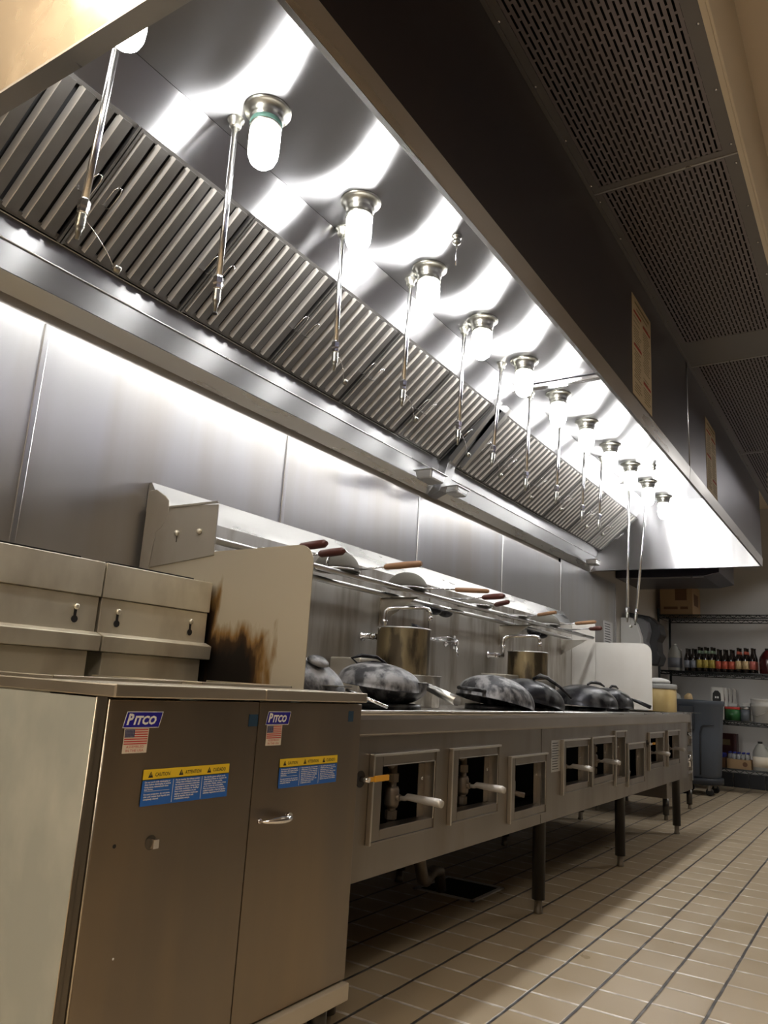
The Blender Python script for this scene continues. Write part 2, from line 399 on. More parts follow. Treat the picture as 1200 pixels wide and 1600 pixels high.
for i in range(26): bb.box(-2.12+i*.16, 9.63, 0, -2.12+i*.16+.152, 9.65, .15)
struct(build('baseboard_far', bb, 'base_tile', bevel=.003))
for x, y, e, c in TROFFER:
    t = thing('unseen_troffer', (x, y, 3.085), '', 'ceiling light')
    t['label'] = {-1.8: 'warm ceiling light panel over the wall side behind the camera', .75: 'warm ceiling light panel over the aisle behind the camera', -.55: 'unseen warm light panel added farthest behind the camera to brighten the fryer side', 1.3: 'ceiling light panel over the middle of the aisle', .9: 'ceiling light panel over the far end of the aisle'}[x]
    build('light_frame', MB().box(x-.32, y-.62, 3.09, x-.29, y+.62, 3.14).box(x+.29, y-.62, 3.09, x+.32, y+.62, 3.14).box(x-.29, y-.62, 3.09, x+.29, y-.59, 3.14).box(x-.29, y+.59, 3.09, x+.29, y+.62, 3.14), 'troffer', t)
    mm = mat('troffer_diffuser', (.8, .8, .8), .5, emit=c, es=e); M['tr%g' % x] = mm
    build('diffuser', MB().box(x-.29, y-.59, 3.11, x+.29, y+.59, 3.13), 'tr%g' % x, t)

# ------------------------------------------------------------------ exhaust hoods
ZC = 2.55; XF = -.745; ZB = 1.97; ZT = 2.60
T2 = Vector((-1.71, 2.43)); B2 = Vector((-2.03, 2.15))
def hood(y0, y1, near, far, label):
    t = thing('exhaust_hood', ((XF+XW)/2, (y0+y1)/2, ZB), label, 'exhaust hood')
    ya, yb = y0+.003, y1-.003
    ia = y0+.036 if near else 3.66 if False else y0
    ib = y1-.036 if far else y1
    # ceiling liner
    build('ceiling_liner', MB().box(-1.62, ia, ZC, XF-.015, ib, ZC+.01), 'hood_in', t)
    build('sloped_liner', MB().sheet([(-1.622, ZC), tuple(T2)], -.006, ia, ib), 'hood_in', t)
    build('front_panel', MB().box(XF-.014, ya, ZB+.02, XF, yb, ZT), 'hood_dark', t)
    build('front_flange', MB().prism([(XF-.016, ZB), (XF+.0, ZB-.004), (XF+.004, ZB+.066), (XF-.0, ZB+.067), (XF-.002, ZB+.008), (XF-.016, ZB+.012)], 1, ya, yb), 'flange', t, bevel=.001)
    g = MB().sheet([(-2.124, 1.957), (-2.0855, 2.004)], .004, ia, ib, 1)
    g.sheet([(-2.0850, 2.006), (-2.062, 2.083)], .004, ia, ib, 0)
    g.sheet([(-2.0615, 2.087), (-2.048, 2.152)], .005, ia, ib, 0)
    g.tube((-2.060, ia, 2.0845), (-2.060, ib, 2.0845), .003, 6, 1).tube((-2.047, ia, 2.153), (-2.047, ib, 2.153), .0025, 6, 1)
    build('grease_trough', g, ['gutter', 'rcap'], t, bevel=.0008)
    build('top_panel', MB().box(XW, ya, ZT-.012, XF-.016, yb, ZT), 'void', t)
    build('back_panel', MB().box(XW, ya, 1.965, XW+.004, yb, ZT-.014), 'void', t)
    def endp(a, b): return MB().prism([(XW+.004, 1.955), (-2.08, ZB-.003), (XF-.016, ZB-.003), (XF-.016, ZT-.013), (XW+.004, ZT-.013)], 1, a, b)
    if near:
        e = build('end_panel', endp(y0+.002, y0+.034), 'hood_end_out', t)
        build('end_flange', MB().box(XW+.01, y0-.002, ZB-.008, XF+.003, y0+.036, ZB-.002).box(XF-.003, y0-.001, ZB-.006, XF+.003, y0+.036, ZT-.02), 'flange', t)
    if far:
        e = build('end_panel', endp(y1-.034, y1-.002), 'hood_end', t)
    return t
YJ = 3.74
hood(.632, 3.885, True, False, 'near section of long stainless exhaust hood over the fryers and range')
hood(3.885, 6.625, False, True, 'far section of long stainless exhaust hood with bright end panel')
# joint between the two hood sections: bar across the liner and box divider between the filter banks
j = thing('hood_joint_divider', (-1.87, YJ, 2.0), 'stainless divider box between the two filter banks of the hood', 'divider')
build('divider_panel', MB().prism([(-2.118, 1.945), (-2.045, 1.975), (-1.995, 2.13), (-1.645, 2.548), (-1.70, 2.548), (-2.12, 2.16)], 1, 3.665, 3.755), 'gutter', j, bevel=.003)
build('side_strip', MB().prism([(-1.975, 2.145), (-1.952, 2.12), (-1.668, 2.44), (-1.69, 2.462)], 1, 3.625, 3.663), 'seam', j)
build('side_strip', MB().prism([(-1.975, 2.145), (-1.952, 2.12), (-1.668, 2.44), (-1.69, 2.462)], 1, 3.757, 3.79), 'seam', j)
build('ceiling_bar', MB().box(-1.66, YJ-.02, ZC-.028, XF-.03, YJ+.02, ZC-.001), 'chrome', j, bevel=.006)
# baffle filters
D2 = (T2-B2).normalized(); N2 = Vector((D2.y, -D2.x)); LF = (T2-B2).length
def fpt(s, n): p = B2 + D2*s + N2*n; return p
def filt(y0, y1, name_label, group):
    t = thing('baffle_filter', (B2.x, (y0+y1)/2, B2.y), name_label, 'grease filter', group)
    def bar(ya, yb, s0, s1, n0, n1, mb, m=0):
        pts = [fpt(s0, n0), fpt(s1, n0), fpt(s1, n1), fpt(s0, n1)]
        mb.prism(pts, 1, ya, yb, m)
    f = MB(); bar(y0+.002, y0+.010, 0, LF, -.01, .016, f); bar(y1-.010, y1-.002, 0, LF, -.01, .016, f)
    bar(y0+.010, y1-.010, 0, .02, -.01, .004, f); bar(y0+.010, y1-.010, LF-.014, LF, -.01, .004, f)
    build('frame', f, 'filter', t)
    b = MB(); n = max(3, round((y1-y0-.02)/.0585)); p = (y1-y0-.02)/n
    for i in range(n):
        ya = y0+.01+i*p
        c = [(ya+.001, .000, 1), (ya+.010, .015, 1), (ya+.012, .016, 0), (ya+p-.016, .016, 0), (ya+p-.015, .004, 0)]
        vs = []
        for s_ in (.012, LF-.01):
            for (yy, nn, _) in c:
                q = fpt(s_, nn); vs.append((q.x, yy, q.y))
        k = len(c)
        for a in range(k-1): b.add([vs[a], vs[a+1], vs[k+a+1], vs[k+a]], [(0, 1, 2, 3)], 1 if a in (0, 1) else 0)
        for off in (0, k): b.add([vs[off+a] for a in range(k)], [list(range(k))], 0)
    q0, q1 = fpt(.0, -.012), fpt(LF, -.012)
    b.add([(q0.x, y0+.01, q0.y), (q0.x, y1-.01, q0.y), (q1.x, y1-.01, q1.y), (q1.x, y0+.01, q1.y)], [(0, 1, 2, 3)], 2)
    build('baffles', b, ['filter', 'filter_edge_lit', 'void'], t)
    for yy in (y0+.035, y1-.035):
        h = MB(); pts = []
        for (du, s_, n_) in [(-.012, .17, .016), (-.012, .172, .03), (-.011, .18, .042), (-.011, .235, .045), (-.004, .25, .045), (.006, .25, .045), (.012, .235, .045), (.012, .18, .042), (.012, .172, .03), (.012, .17, .016)]:
            q = fpt(s_, n_); pts.append((q.x, yy+du, q.y))
        h.path(pts, .0016, 6); build('wire_handle', h, 'chrome', t)
    return t
edges = [.672, 1.185, 1.67, 2.157, 2.645, 3.132, 3.622]
for i, (a, b) in enumerate(zip(edges[:-1], edges[1:])):
    filt(a, b, 'greasy dark baffle filter, %s from the near end of the near filter bank' % ORD[i], 'baffle filters of the near bank')
edges2 = [3.795, 4.17, 4.68, 5.19, 5.70, 6.20, 6.588]
for i, (a, b) in enumerate(zip(edges2[:-1], edges2[1:])):
    filt(a, b, 'dark baffle filter, %s past the divider in the far filter bank' % ORD[i], 'baffle filters of the far bank')

# hood lamps
def lamp_parts(x, y, label, reflection_ring=False):
    t = thing('hood_lamp', (x, y, ZC), label, 'lamp', 'jelly jar lamps in the hood')
    build('collar', MB().lathe([(.072, 0), (.072, -.004), (.066, -.008), (.054, -.014), (.051, -.03), (.051, -.036), (.046, -.040), (.046, -.052), (.048, -.056), (.046, -.060), (.030, -.060)], (x, y, ZC), 28), 'brass', t)
    if reflection_ring: build('reflection_ring', MB().lathe([(.0475, -.040), (.049, -.044), (.049, -.052), (.0475, -.056)], (x, y, ZC), 28), 'green', t)  # green ring stands in for a greenish reflection on the collar
    g = [(.036, -.060), (.043, -.064), (.046, -.075), (.046, -.13), (.044, -.155), (.036, -.175), (.022, -.188), (.008, -.192), (0, -.193)]
    build('globe', MB().lathe(g, (x, y, ZC), 24), 'globe', t)
    return t
LX = -1.445
for k in range(12):
    y = .925+.5*k
    where = 'half hidden behind the near end panel' if k == 0 else 'counting from the near end'
    lamp_parts(LX, y, 'glowing jelly jar lamp on the hood ceiling, %s %s' % (ORD[k], where) if k else 'glowing jelly jar lamp half hidden behind the near hood end panel', reflection_ring=(k == 1))

# suppression nozzle pipes
pipes = [((-1.575, .99), (-1.575, .965), 1.893), ((-1.555, 1.405), (-1.555, 1.41), 1.905), ((-1.60, 2.03), (-1.60, 2.046), 1.98),
         ((-1.555, 2.46), (-1.555, 2.445), 1.975), ((-1.555, 2.96), (-1.555, 2.935), 1.962), ((-1.56, 3.40), (-1.56, 3.31), 1.963),
         ((-1.58, 3.84), (-1.58, 3.79), 1.957), ((-1.58, 4.33), (-1.58, 4.26), 1.998), ((-1.58, 4.80), (-1.58, 4.74), 1.987), ((-1.58, 5.18), (-1.58, 5.09), 2.003),
         ((-1.60, 5.95), (-1.60, 5.86), 1.445), ((-1.46, 5.98), (-1.56, 5.93), 1.44)]
for i, ((xt, yt), (xb, yb), zt) in enumerate(pipes):
    long_ = zt < 1.6
    if long_: lab = 'long nozzle drop pipe hanging far below the hood, %s one of the pair' % ('left' if i == 10 else 'right leaning')
    else: lab = 'chrome suppression nozzle drop pipe, %s from the near end of the hood' % ORD[i]
    t = thing('nozzle_pipe', (xt, yt, ZC), lab, 'nozzle pipe', 'suppression nozzle pipes under the hood')
    top = Vector((xt, yt, ZC)); bot = Vector((xb, yb, zt)); d = (bot-top).normalized(); r = .0095
    build('escutcheon', MB().lathe([(.026, 0), (.026, -.004), (.018, -.012), (.018, -.026), (.013, -.030)], top, 16), 'brass', t)
    build('pipe', MB().tube(top+d*.02, bot-d*.085, r, 14), 'pipe', t)
    build('coupling', MB().lathe([(.013, 0), (.0155, .004), (.0155, .022), (.013, .028), (.013, .038), (.011, .040)][::1], bot-d*.115, 6, axis=d, smooth=False), 'chrome', t)
    nz = MB()
    prof = [(.010, 0)]
    for q in range(5): prof += [(.0125, .004+q*.008), (.0105, .008+q*.008)]
    prof += [(.008, .048), (.008, .056), (.0055, .058), (.0055, .07), (.003, .072)]
    nz.lathe(prof, bot-d*.075, 14, axis=d); build('nozzle', nz, 'brass', t)
    # tethered blow-off cap
    ln = [.14, 0, .06, .11, .10, .10, .06, .07, .06, .06, .05, 0][i]
    if ln:
        p0 = bot-d*.06+Vector((.012, .0, 0)); p1 = bot+Vector((.01, ln*.75, -.02-.0*ln))
        mid = (p0+p1)/2+Vector((.01, .015, .012 if i else -.005)); pts = []
        for k in range(9):
            u = k/8; pts.append(p0*(1-u)**2+mid*2*u*(1-u)+p1*u*u)
        build('cap_tether', MB().path(pts, .0012, 6), 'chrome', t)
        build('nozzle_cap', MB().lathe([(.009, 0), (.011, .003), (.011, .016), (.008, .018)], p1, 12, axis=(.4, .8, -.3)), 'brass', t)
    else:
        build('nozzle_cap', MB().lathe([(.0058, 0), (.0075, .001), (.0075, .006), (.003, .008)], bot-d*.002, 12, axis=d), 'black', t)
# little heat detector rods
for (x, y, lab) in ((-1.24, 2.27, 'small heat detector rod on the hood ceiling beside the near lamps'), (-1.30, 5.5, 'small heat detector rod on the hood ceiling near the far end')):
    t = thing('heat_detector', (x, y, ZC), lab, 'heat detector', 'heat detector rods')
    build('base', MB().lathe([(.02, 0), (.02, -.006), (.013, -.008), (.013, -.02), (.016, -.022), (.016, -.028), (.006, -.036)], (x, y, ZC), 14), 'brass', t)
    build('rod', MB().tube((x, y, ZC-.034), (x, y, ZC-.12), .0032, 8), 'chrome', t)
# grease cups
for (y, x, s, lab) in ((3.46, -1.99, 1, 'stainless grease cup left of the hood divider'), (3.80, -2.01, .85, 'small stainless grease cup right of the hood divider'), (6.33, -2.01, .85, 'stainless grease cup at the far end of the hood trough')):
    t = thing('grease_cup', (x, y, 1.97), lab, 'grease cup')
    z1 = 2.012; w = .07*s; h = .045*s
    c = MB()
    def ring(hx, hy, z): return [(x-hx, y-hy, z), (x+hx, y-hy, z), (x+hx, y+hy, z), (x-hx, y+hy, z)]
    a = ring(.045*s, w, z1-h); b = ring(.052*s, w*1.12, z1)
    c.add(a+b, [(3, 2, 1, 0), (0, 1, 5, 4), (1, 2, 6, 5), (2, 3, 7, 6), (3, 0, 4, 7)])
    build('cup', c, 'rcap', t, bevel=.008)
    build('rim', MB().box(x-.058*s, y-w*1.3, z1, x+.062*s, y+w*1.3, z1+.004), 'rcap', t, bevel=.0015)
    build('slide_clip', MB().box(x-.02, y-.01, z1+.004, x+.0, y+.01, 2.03), 'chrome', t, bevel=.003)

# makeup air plenum with perforated sheets in front of the hood
XP = -.27
t = thing('makeup_air_plenum', ((XF+XP)/2, 4.3, 2.6), 'dark perforated makeup air plenum running along the front of the hood', 'air plenum')
yp = [-.5, .70, 2.33, 3.96, 5.6, 7.2]
for a, b in zip(yp[:-1], yp[1:]):
    bd = MB(); x0, x1 = XF+.003, XP-.004; e0 = .032; e1 = .04
    ps = b-.30 if abs(b-3.96) < .01 else b-.03
    bd.box(x0, a+.001, ZT, x0+e0, b-.001, ZT+.004).box(x1-e1, a+.001, ZT, x1, b-.001, ZT+.004)
    bd.box(x0+e0, a+.001, ZT, x1-e1, a+.012, ZT+.004).box(x0+e0, ps, ZT, x1-e1, b-.001, ZT+.004)
    sh = build('sheet_border', bd, 'perf_border', t)
    build('perforated_sheet', MB().quad((x0+e0, a+.012, ZT+.001), (x0+e0, ps, ZT+.001), (x1-e1, ps, ZT+.001), (x1-e1, a+.012, ZT+.001)), 'perf', t)
    for xx in (x0+.012, x1-.012):
        yy = a+.05
        while yy < b:
            if 1. < yy < 6: build('screw', MB().lathe([(.0045, 0), (.004, -.002), (.002, -.003), (0, -.003)], (xx, yy, ZT), 8), 'chrome', sh)
            yy += .255
    build('seam_bead', MB().box(x0, b-.003, ZT-.003, x1, b+.003, ZT), 'flange', t)
build('corner_angle', MB().box(XF+.0005, -.5, ZT-.006, XF+.012, 7.2, ZT-.001), 'perf_border', t)
build('plenum_box', MB().box(XF+.003, -.5, 2.9, XP-.004, 7.2, 2.91).box(XF+.003, -.5, ZT+.02, XF+.006, 7.2, 2.9).box(XP-.008, -.5, ZT+.02, XP-.004, 7.2, 2.9), 'void', t)
struct(build('trim_1', MB().box(XP-.003, -3, ZT-.004, XP+.012, 9.6, 3.135), 'beige'))
struct(build('trim_2', MB().box(XP+.012, -3, ZT-.002, XP+.02, 9.6, ZT+.03), 'beige', bevel=.002))
# dark soffit closing the space above the hood
struct(build('trim_3', MB().box(XW, .64, ZT+.002, XF-.002, 6.62, 3.135), 'room_wall'))
struct(build('trim_4', MB().box(XF-.001, .64, ZT+.012, XF+.001, 7.2, 3.135), 'room_wall'))
build('seam_rod', MB().tube((XF+.002, 3.885, 2.04), (XF+.002, 3.885, 2.595), .0028, 6), 'flange', bpy.data.objects['exhaust_hood'])

# instruction sheets on the hood front
def notice(y0, y1, z0, z1, label):
    t = thing('instruction_notice', (XF+.001, (y0+y1)/2, z0), label, 'notice', 'instruction notices on the hood front')
    build('sheet', MB().box(XF+.0005, y0, z0, XF+.0025, y1, z1), 'paper', t)
    p = MB(); X = XF+.003; w = y1-y0; H = z1-z0
    def bar(c, u0, u1, v, h, m): p.quad((X, c+u0, z0+v), (X, c+u1, z0+v), (X, c+u1, z0+v+h), (X, c+u0, z0+v+h), m)
    bar(y0, .12*w, .88*w, H-.03, .010, 0); bar(y0, .2*w, .8*w, H-.05, .006, 0)
    for col in (0, 1):
        a = y0+(.06 if col == 0 else .54)*w; cw = .40*w
        v = H-.075
        heads = {0: (0, 12), 1: (1, 22)}[col]; i = 0
        while v > .015:
            if i in heads: bar(a, 0, cw, v, .011, 1); v -= .018
            else:
                if random.random() > .1: bar(a, random.choice((0, .01)), cw*random.uniform(.65, 1), v, .0045, 0)
                v -= .0115
            i += 1
    build('printing', p, ['ink', 'red'], t)
notice(2.84, 3.132, 2.05, 2.48, 'large yellowed instruction sheet with red headings on the near hood front')
notice(4.35, 4.655, 2.04, 2.46, 'yellowed instruction sheet on the far hood front, past the seam')

# ------------------------------------------------------------------ fryers
XD = -1.15
def sticker_set(door, y_logo, z_logo, lw, y_c, zc, cw, ch):
    sk = MB(); X = XD+.0012
    # logo badge: slanted parallelogram
    def P(u, v, dx=0.): return (X+dx, y_logo+u+v*.18, z_logo-v)
    lh = .029
    def para(u0, u1, v0, v1, dx, m):
        sk.add([(X+dx, y_logo+u0-(v0-lh)*.25, z_logo-v0), (X+dx, y_logo+u1-(v0-lh)*.25, z_logo-v0), (X+dx, y_logo+u1-(v1-lh)*.25, z_logo-v1), (X+dx, y_logo+u0-(v1-lh)*.25, z_logo-v1)], [(0, 1, 2, 3)], m)
    para(0, lw, 0, lh, 0, 1); para(.0015, lw-.0015, .0013, lh-.0013, .0003, 0)
    fn = lambda u, v: (X+.0006, y_logo+.008+u+v*.0, z_logo-lh+.0065+v)
    sk.text('P', .026, fn, 1, bold=.0011, shear=.25, width=.0155)
    fn2 = lambda u, v: (X+.0006, y_logo+.0235+u, z_logo-lh+.0065+v)
    sk.text('ITCO', .0205, fn2, 1, bold=.0009, shear=.25, width=lw-.0315)
    o = build('logo_badge', sk, ['navy', 'white'], door)
    o['label'] = 'dark blue badge with white lettering'
    fl = MB(); fw = lw*.66; y0 = y_logo+.006; z1 = z_logo-lh-.001; fh = .0265; th = .043
    fl.quad((X, y0, z1), (X, y0+fw, z1), (X, y0+fw, z1-th), (X, y0, z1-th), 0)
    for i in range(13):
        if i % 2 == 0: fl.quad((X+.0003, y0+.0015, z1-.0012-i*fh/13), (X+.0003, y0+fw-.0015, z1-.0012-i*fh/13), (X+.0003, y0+fw-.0015, z1-.0012-(i+1)*fh/13), (X+.0003, y0+.0015, z1-.0012-(i+1)*fh/13), 1)
    fl.quad((X+.0006, y0+.0015, z1-.0012), (X+.0006, y0+fw*.42, z1-.0012), (X+.0006, y0+fw*.42, z1-.0012-fh*7/13), (X+.0006, y0+.0015, z1-.0012-fh*7/13), 2)
    for r in range(5):
        for c in range(6):
            yy = y0+.0035+c*(fw*.42-.004)/6; zz = z1-.003-r*.0026
            fl.quad((X+.0008, yy, zz), (X+.0008, yy+.0009, zz), (X+.0008, yy+.0009, zz-.0009), (X+.0008, yy, zz-.0009), 0)
    fl.text('ASSEMBLED', .006, lambda u, v: (X+.0004, y0+fw*.14+u, z1-th+.0092+v), 1, width=fw*.72)
    fl.text('IN THE USA', .006, lambda u, v: (X+.0004, y0+fw*.14+u, z1-th+.0025+v), 1, width=fw*.72)
    o = build('flag_sticker', fl, ['cream', 'flagred', 'flagblue'], door); o['label'] = 'cream sticker with a red and white striped flag'
    cs = MB(); hh = .0185
    cs.quad((X, y_c, zc), (X, y_c+cw, zc), (X, y_c+cw, zc-hh), (X, y_c, zc-hh), 0)
    cs.quad((X, y_c, zc-hh), (X, y_c+cw, zc-hh), (X, y_c+cw, zc-ch), (X, y_c, zc-ch), 1)
    cs.quad((X+.0002, y_c, zc-hh+.0008), (X+.0002, y_c+cw, zc-hh+.0008), (X+.0002, y_c+cw, zc-hh-.0008), (X+.0002, y_c, zc-hh-.0008), 3)
    heads = ['CAUTION', 'ATTENTION', 'CUIDADO']
    bodies = [['Do not work while discharging or', 'draw before discharging in pocket', 'frying space, removed and down', 'fuel burns.', None, 'For your protection, do not move,', 'this unit unless fuel liquids are', 'completely cleaned.'],
              ['Ne pas toucher the vidange pendant', 'vidange dans la friteuse a moins que', 'les conteneurs porteurs soient bien', 'appropries ou liquides. Suivez de pres', 'votre fiche technique de chauffage.', 'Pour votre protection, ne pas', 'deplacer cet element a moins que', 'tout le liquide chaud soit', 'completement nettoye.'],
              ['No derribe grasa caliente en la', 'fritadora ni drene en el grano sin', 'antes enfriar en una cuenta', 'desechable. Debajo, retire y drene', 'en los restos de combustible.', 'Para su proteccion, no mueva la', 'unidad si quedan o haya los liquidos', 'calientes requeridos en la freidora']]
    w3 = cw/3
    for i in range(3):
        a = y_c+i*w3
        ty = a+w3*.16; tz = zc-.0145; s3 = .0115
        cs.add([(X+.0004, ty, tz), (X+.0004, ty+s3, tz), (X+.0004, ty+s3/2, tz+s3*.95)], [(0, 1, 2)], 3)
        cs.quad((X+.0006, ty+s3*.46, tz+.003), (X+.0006, ty+s3*.56, tz+.003), (X+.0006, ty+s3*.56, tz+.0075), (X+.0006, ty+s3*.46, tz+.0075), 0)
        cs.text(heads[i], .0095, lambda u, v: (X+.0004, a+w3*.38+u, zc-.0130+v), 3, bold=.0001, width=w3*(.48 if i != 1 else .56))
        if i: cs.quad((X+.0003, a-.0005, zc-hh-.002), (X+.0003, a+.0005, zc-hh-.002), (X+.0003, a+.0005, zc-ch+.002), (X+.0003, a-.0005, zc-ch+.002), 2)
        ls = bodies[i]; st = (ch-hh-.006)/9.3
        for q, ln in enumerate(ls):
            zz = zc-hh-.0055-q*st
            if ln is None: cs.quad((X+.0003, a+.006, zz+.002), (X+.0003, a+w3-.008, zz+.002), (X+.0003, a+w3-.008, zz+.0026), (X+.0003, a+.006, zz+.0026), 2); continue
            full = w3*.84*min(1, len(ln)/33)
            cs.text(ln, st*.98, lambda u, v: (X+.0004, a+w3*.08+u, zz+v), 2, bold=.00012, width=full)
    o = build('caution_sticker', cs, ['caution', 'blue', 'white', 'darkink'], door); o['label'] = 'yellow and blue warning sticker with three columns'
def fryer(y0, y1, first):
    lab = 'near stainless floor fryer with galvanised side and broken door knob' if first else 'second stainless floor fryer, beside the wok range, with chrome door handle'
    t = thing('deep_fryer', (-1.5, (y0+y1)/2, 0), lab, 'deep fryer', 'pair of floor fryers')
    b = MB()
    b.box(-1.93, y0+.002, .185, XD-.02, y0+.004, .835).box(-1.93, y1-.004, .185, XD-.02, y1-.002, .835)
    b.box(-1.93, y0+.004, .185, -1.925, y1-.004, .85).box(-1.92, y0+.004, .185, XD-.03, y1-.004, .19)
    sd = build('cabinet_side', b, 'fry_side', t)
    build('corner_post', MB().box(XD-.034, y0+.001, .18, XD-.006, y0+.005, .838).box(XD-.0215, y0+.001, .18, XD-.0205, y0+.012, .838), 'fry_post', t)
    if first: build('post_edge', MB().tube((XD-.034, y0+.0005, .182), (XD-.034, y0+.0005, .836), .0014, 6).tube((XD-.001, y0+.0025, .182), (XD-.001, y0+.0025, .834), .0015, 6), 'fry_rail', t)
    d = build('door', MB().box(XD-.02, y0+(.004 if first else .0), .187, XD, y1-.0006, .834), 'fry_door', t, bevel=.002)
    # top rail + shelf + tank
    r = MB().box(XD-.016, y0, .838, XD+.016, y1-.001, .862).box(-1.93, y0-.001, .838, XD+.014, y0+.004, .861).box(-1.36, y0+.004, .856, XD-.016, y1-.001, .861)
    build('top_rail', r, 'fry_rail', t, bevel=.003)
    tk = MB().box(-1.37, y0+.03, .62, -1.365, y1-.03, .868).box(-1.69, y0+.03, .62, -1.365, y0+.035, .868).box(-1.69, y1-.035, .62, -1.365, y1-.03, .868).box(-1.69, y0+.03, .62, -1.37, y1-.03, .63)
    build('oil_tank', tk, 'fry_rail', t, bevel=.002)
    # flue / backsplash
    f = MB(); zx = -1.745
    f.box(-1.93, y0+.002, 1.070, zx+.006, y1-.002, 1.163, 0)
    f.box(-1.93, y0+.004, .975, zx, y1-.004, 1.069, 0)
    f.prism([(-1.93, .928), (zx+.028, .928), (zx+.030, .968), (zx+.006, .977), (-1.93, .977)], 1, y0+.002, y1-.002, 0)
    f.box(-1.93, y0+.022, .85, zx+.008, y1-.022, .927, 0)
    fl = build('flue_back', f, 'flue', t, bevel=.002)
    g = MB().box(-1.90, y0+.01, 1.1635, zx-.002, y1-.075, 1.168)
    build('flue_opening', g, 'black', fl)
    for yy in ((y0+.06, y1-.07) if not first else (y1-.07, y0+.06)):
        k = MB()
        k.lathe([(.0095, 0), (.0095, .001)], (zx+.0006, yy, 1.005), 14, 1, axis=(1, 0, 0)).box(zx, yy-.004, 1.005, zx+.001, yy+.004, 1.035, 1)
        k.lathe([(.008, 0), (.008, .005), (.004, .008)], (zx+.0006, yy, 1.037), 12, 0, axis=(1, 0, 0))
        build('keyhole_slot', k, ['flue', 'black'], fl)
    build('kick_trim', MB().box(XD-.03, y0+.006, .143, XD+.014, y1-.0, .182), 'trim', t, bevel=.003)
    for (lx, ly) in ((-1.2, y0+.05), (-1.2, y1-.035), (-1.88, y0+.05), (-1.88, y1-.035)):
        build('leg', MB().lathe([(.022, 0), (.024, .004), (.018, .02), (.018, .06), (.024, .062), (.024, .144 if lx > -1.5 else .186)], (lx, ly, 0), 14), 'leg', t)
    if first:
        sticker_set(d, .940, .8135, .084, 1.001, .710, .223, .064)
        o = build('logo_label', MB().box(XD, 1.271, .783, XD+.001, 1.299, .808), 'tealdot', d); o['label'] = 'small dark blue square label'
        kb = MB().lathe([(.013, 0), (.013, .001)], (XD, 1.038, .581), 16, 1, axis=(1, 0, 0)).box(XD, 1.034, .572, XD+.014, 1.046, .588, 0)
        build('broken_knob', kb, ['chrome', 'fry_post'], d, bevel=.002)
        build('screw_hole', MB().lathe([(.0035, 0), (.0035, .0008)], (XD, .957, .585), 12, axis=(1, 0, 0)), 'black', d)
        build('floor_lint', MB().lathe([(.002, 0), (.002, .0008)], (XD, .985, .40), 8, axis=(1, 0, 0)), 'white', d).name = 'paint_fleck'
    else:
        sticker_set(d, 1.324, .8145, .079, 1.385, .711, .219, .063)
        o = build('logo_label', MB().box(XD, 1.641, .79, XD+.001, 1.662, .816), 'tealdot', d); o['label'] = 'small dark blue square label'
        # chrome bow handle, leaf shaped
        pts = []; rr = []
        for q in range(13):
            u = q/12; pts.append((XD+.004+.026*math.sin(PI*u)**.7, 1.33+.105*u, .585+.003*math.sin(PI*u))); rr.append(.002+.0065*math.sin(PI*min(1, u*1.0))**.8)
        h = MB().path(pts, rr, 12); h.lathe([(.009, 0), (.008, .006)], (XD, 1.432, .586), 12, axis=(1, 0, 0)).lathe([(.006, 0), (.005, .005)], (XD, 1.333, .586), 12, axis=(1, 0, 0))
        build('door_handle', h, 'chrome', d)
    return t
fryer(.905, 1.3015, True)
fryer(1.3035, 1.70, False)

# ------------------------------------------------------------------ splash guards
def rr(x1, z1, r, n=6):  # rounded top right corner going from (x1-r,z1) to (x1,z1-r)
    return [(x1-r+r*math.sin(PI/2*k/n), z1-r+r*math.cos(PI/2*k/n)) for k in range(n+1)]
t = thing('splash_guard', (-1.75, 1.715, .82), 'tan greasy splash guard with burnt soot patch between fryers and wok range', 'splash guard')
g = MB().prism([(-2.10, .83)] + [(-2.10, 1.262)] + rr(-1.361, 1.272, .055) + [(-1.361, .83)], 1, 1.714, 1.717)
build('guard_sheet', g, 'guard', t)
g = MB().prism([(-2.11, .83), (-2.11, 1.495), (-2.07, 1.497), (-2.02, 1.470), (-2.0, 1.452), (-1.995, 1.41), (-2.02, 1.36), (-2.045, 1.345), (-2.055, 1.30), (-2.065, 1.18), (-2.065, .83)], 1, 1.709, 1.7135)
build('wall_bracket', g, 'guard_clean', t, bevel=.002)
g = MB().prism([(-2.058, 1.225), (-2.045, 1.345), (-2.0, 1.40), (-1.995, 1.432), (-1.764, 1.42), (-1.762, 1.255)], 1, 1.7095, 1.7135)
g.box(-1.995, 1.705, 1.425, -1.764, 1.7135, 1.431)
build('upper_plate', g, 'guard_clean', t)
k = MB()
for (x, z, m) in ((-1.94, 1.335, 1), (-1.835, 1.335, 0)):
    k.lathe([(.010, 0), (.009, -.007), (.004, -.010), (0, -.010)], (x, 1.709, z), 12, 0, axis=(0, 1, 0))
    if m: k.box(x-.002, 1.7085, z-.03, x+.002, 1.7092, z-.01, 1)
for (x, z) in ((-2.03, 1.24), (-1.90, 1.262), (-1.775, 1.262)): k.lathe([(.004, 0), (.004, -.002)], (x, 1.7135, z), 8, 1, axis=(0, 1, 0))
build('bolts', k, ['flue', 'fry_post'], t)

